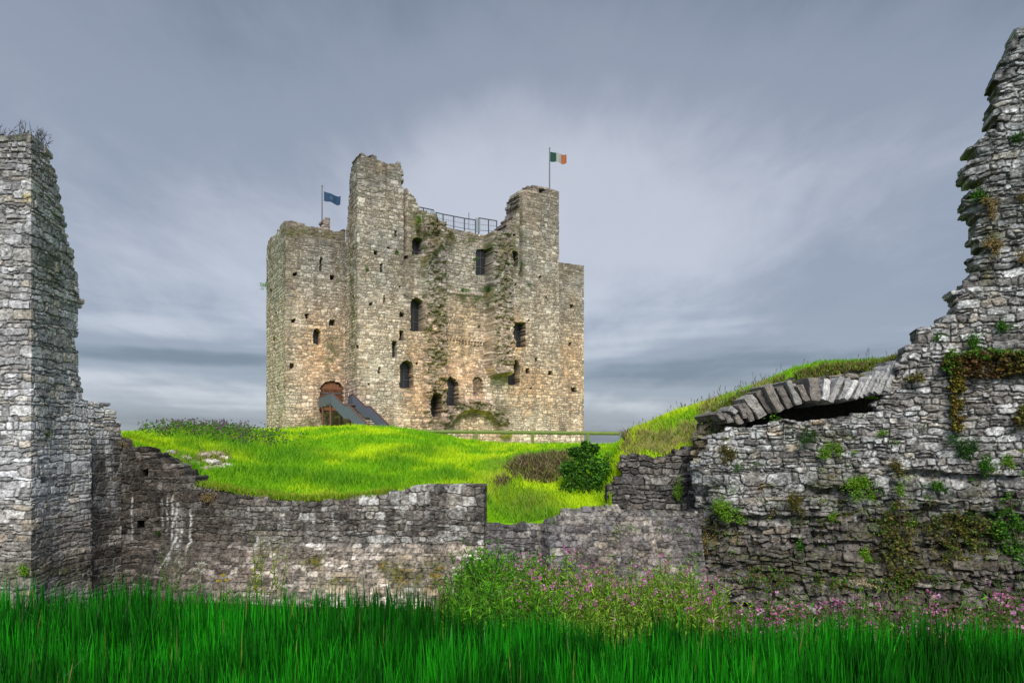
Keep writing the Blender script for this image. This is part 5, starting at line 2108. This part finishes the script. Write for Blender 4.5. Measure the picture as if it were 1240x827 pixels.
# single plants by the curtain wall
o = herb('sapling', 1.25, 7, [(.20, .32, .02), (.28, .36, .03), (.15, .28, .02), (.35, .38, .03)], None, 0, .10, .3)
o.location = tuple(P(318, 722, 12.4))
tag(o, 'yellow green leafy sapling standing before the sloping foot of the curtain wall', 'sapling')
o = herb('sapling', .95, 6, [(.10, .20, .03), (.14, .22, .04), (.08, .15, .03)], None, 0, .08, .28)
o.location = tuple(P(200, 722, 12.6))
tag(o, 'thin grey green sapling below the white lime streaks', 'sapling')


def umbel(px, py, d, cols, label, name, n_heads, hr, cat='wild plant'):
    b = P(px, py, d)
    b[2] = gz_at(d)
    root = empty(name, tuple(b))
    tag(root, label, cat)
    ztop = EZ + (HY - py) / F * d - b[2]
    m = MB()
    for k in range(n_heads):
        pos, cc = [], []
        h = np.array([rng.normal(0, hr * 1.5), rng.normal(0, .08), ztop + rng.normal(0, hr * .8)])
        m.bar((0, 0, 0), h, .006, (.12, .15, .05), .003, 4)
        for j in range(46):
            a, r = rng.uniform(0, 6.28), hr * rng.random() ** .5
            pos.append(h + [r * math.cos(a), r * math.sin(a), .04 - .3 * r + rng.normal(0, .006)])
            cc.append(np.array(cols[rng.integers(0, len(cols))]) * rng.uniform(.8, 1.15))
        V, Fq, C = leaves(np.array(pos), .022, np.array(cc), .6, .9)
        mesh_np('flower', V, Fq, C, M_PETAL, root)
    m.build('stem', M_LEAF, root)
    lp = np.stack([rng.normal(0, .08, 80), rng.normal(0, .08, 80), ztop * rng.random(80) * .8], 1)
    V, Fq, C = leaves(lp, .10, pick(HC2, 80), .3, .3)
    mesh_np('leaves', V, Fq, C, M_LEAF, root)


umbel(272, 703, 12.2, [(.55, .42, .01), (.48, .34, .01)], 'yellow flowered ragwort at the foot of the curtain wall', 'ragwort', 3, .05)
umbel(237, 695, 12.4, [(.55, .53, .45), (.45, .44, .33)], 'white flat flowered hogweed between the ragwort and lime streaks', 'hogweed', 6, .08)
umbel(1040, 712, 10.8, [(.42, .34, .20), (.34, .27, .15), (.50, .43, .28)], 'fading cream hogweed heads among magenta flowers below the right ruin', 'hogweed', 7, .085)

# twiggy growth on the left tower head


def build_twigs():
    t = empty('twig_bush', tuple(P(20, 166, 12.6)))
    tag(t, 'bare grey twiggy bush growing on the top of the left tower', 'bush')
    m = MB()
    for k in range(90):
        x = random.uniform(-1.1, .38)
        a = np.array([x, random.uniform(-.15, .5), -.06])
        d = np.array([random.gauss(0, .5) + .4 * max(0, x), random.gauss(0, .3), 1.0])
        d /= np.linalg.norm(d)
        L = random.uniform(.14, .36)
        b = a + d * L
        m.bar(a, b, .006, (1, 1, 1), .003, 4)
        for j in range(4):
            s = random.uniform(.3, .95)
            c = a + (b - a) * s
            e = d + np.array([random.gauss(0, .6), random.gauss(0, .5), .1])
            e /= np.linalg.norm(e)
            m.bar(c, c + e * random.uniform(.05, .14), .004, (1, 1, 1), .002, 4)
    m.build('branches', M_TWIG, t)
    n = 500
    pos = np.stack([rng.uniform(-1.1, .35, n), rng.uniform(-.1, .4, n), rng.random(n) ** 2 * .16 - .05], 1)
    V, Fq, C = leaves(pos, .05, pick([(.07, .085, .03), (.10, .10, .05), (.06, .05, .03), (.28, .20, .12)], n), .4, .4)
    mesh_np('foliage', V, Fq, C, M_LEAF, t)


build_twigs()

# rock outcrop in the turf above the curtain wall


def build_rocks():
    rocks = [(246, 553, 9, 4), (262, 551, 8, 3.5), (274, 556, 7, 3), (256, 561, 10, 4), (276, 565, 7, 3), (236, 563, 7, 3), (266, 567, 8, 3.2), (246, 569, 9, 3), (222, 556, 8, 2.5), (205, 549, 7, 2)]
    t = None
    for i, (px, py, a, b) in enumerate(rocks):
        d = np.linspace(15.2, 24, 300)
        zz = terr(np.full(300, float(px)), d)
        sy = HY - (zz - EZ) / d * F
        k = int(np.argmin(np.abs(sy - py)))
        p = np.array([(px - HX) / F * d[k], d[k], zz[k]])
        n1, n2 = 12, 7
        th, ph = np.meshgrid(np.linspace(0, 2 * np.pi, n1, endpoint=False), np.linspace(-1.45, 1.45, n2))
        X = np.sign(np.cos(th)) * np.abs(np.cos(th)) ** .6 * np.cos(ph) ** .6 * a / F * d[k]
        Y = np.sign(np.sin(th)) * np.abs(np.sin(th)) ** .6 * np.cos(ph) ** .6 * .22
        Z = np.sin(ph) * b / F * d[k] * 1.1
        V = np.stack([X, Y, Z], -1).reshape(-1, 3)
        V += rng.normal(0, .015, V.shape)
        idx = np.arange(n1 * n2).reshape(n2, n1)
        nx_ = np.roll(idx, -1, 1)
        Fq = np.stack([idx[:-1].ravel(), nx_[:-1].ravel(), nx_[1:].ravel(), idx[1:].ravel()], 1)
        c = np.array(random.choice([(.38, .34, .27), (.46, .43, .38), (.30, .25, .19)]))
        o = mesh_np('rock', V, Fq, np.tile(c, (len(V), 1)), M_WALL)
        o.location = tuple(p + [0, 0, .02])
        o.rotation_euler = (0, random.uniform(-.2, .2), random.uniform(-.4, .4))
        tag(o, 'pale broken stone lying in the turf above the left end of curtain wall', 'rock', 'loose stones in the turf')


build_rocks()


def bird(p, label, yaw=0.0, s=1.0):
    t = empty('bird', tuple(p), yaw)
    tag(t, label, 'bird')
    n1, n2 = 10, 9
    prof_ = [(-.26, .012, .10), (-.14, .03, .11), (-.06, .06, .14), (.02, .075, .17), (.09, .065, .205), (.13, .042, .24), (.17, .045, .26), (.205, .032, .265), (.26, .004, .255)]
    V = []
    for (x, r, z) in prof_:
        for k in range(n1):
            a = k / n1 * 2 * math.pi
            V.append((x * s, r * math.cos(a) * s, (z + r * math.sin(a)) * s))
    idx = np.arange(n1 * n2).reshape(n2, n1)
    nx_ = np.roll(idx, -1, 1)
    Fq = np.stack([idx[:-1].ravel(), nx_[:-1].ravel(), nx_[1:].ravel(), idx[1:].ravel()], 1)
    mesh_np('body', np.array(V), Fq, None, M_BIRD, t, True)
    m = MB()
    for sg in (-1, 1):
        m.bar((0, .03 * sg * s, 0), (.0, .03 * sg * s, .13 * s), .008 * s, n=4)
    m.build('leg', M_BIRD, t)


p = pathM.world(450.5, 190, -.5)[0]
bird(p, 'small dark bird perched on the tallest left turret of the castle', .3, 1.3)
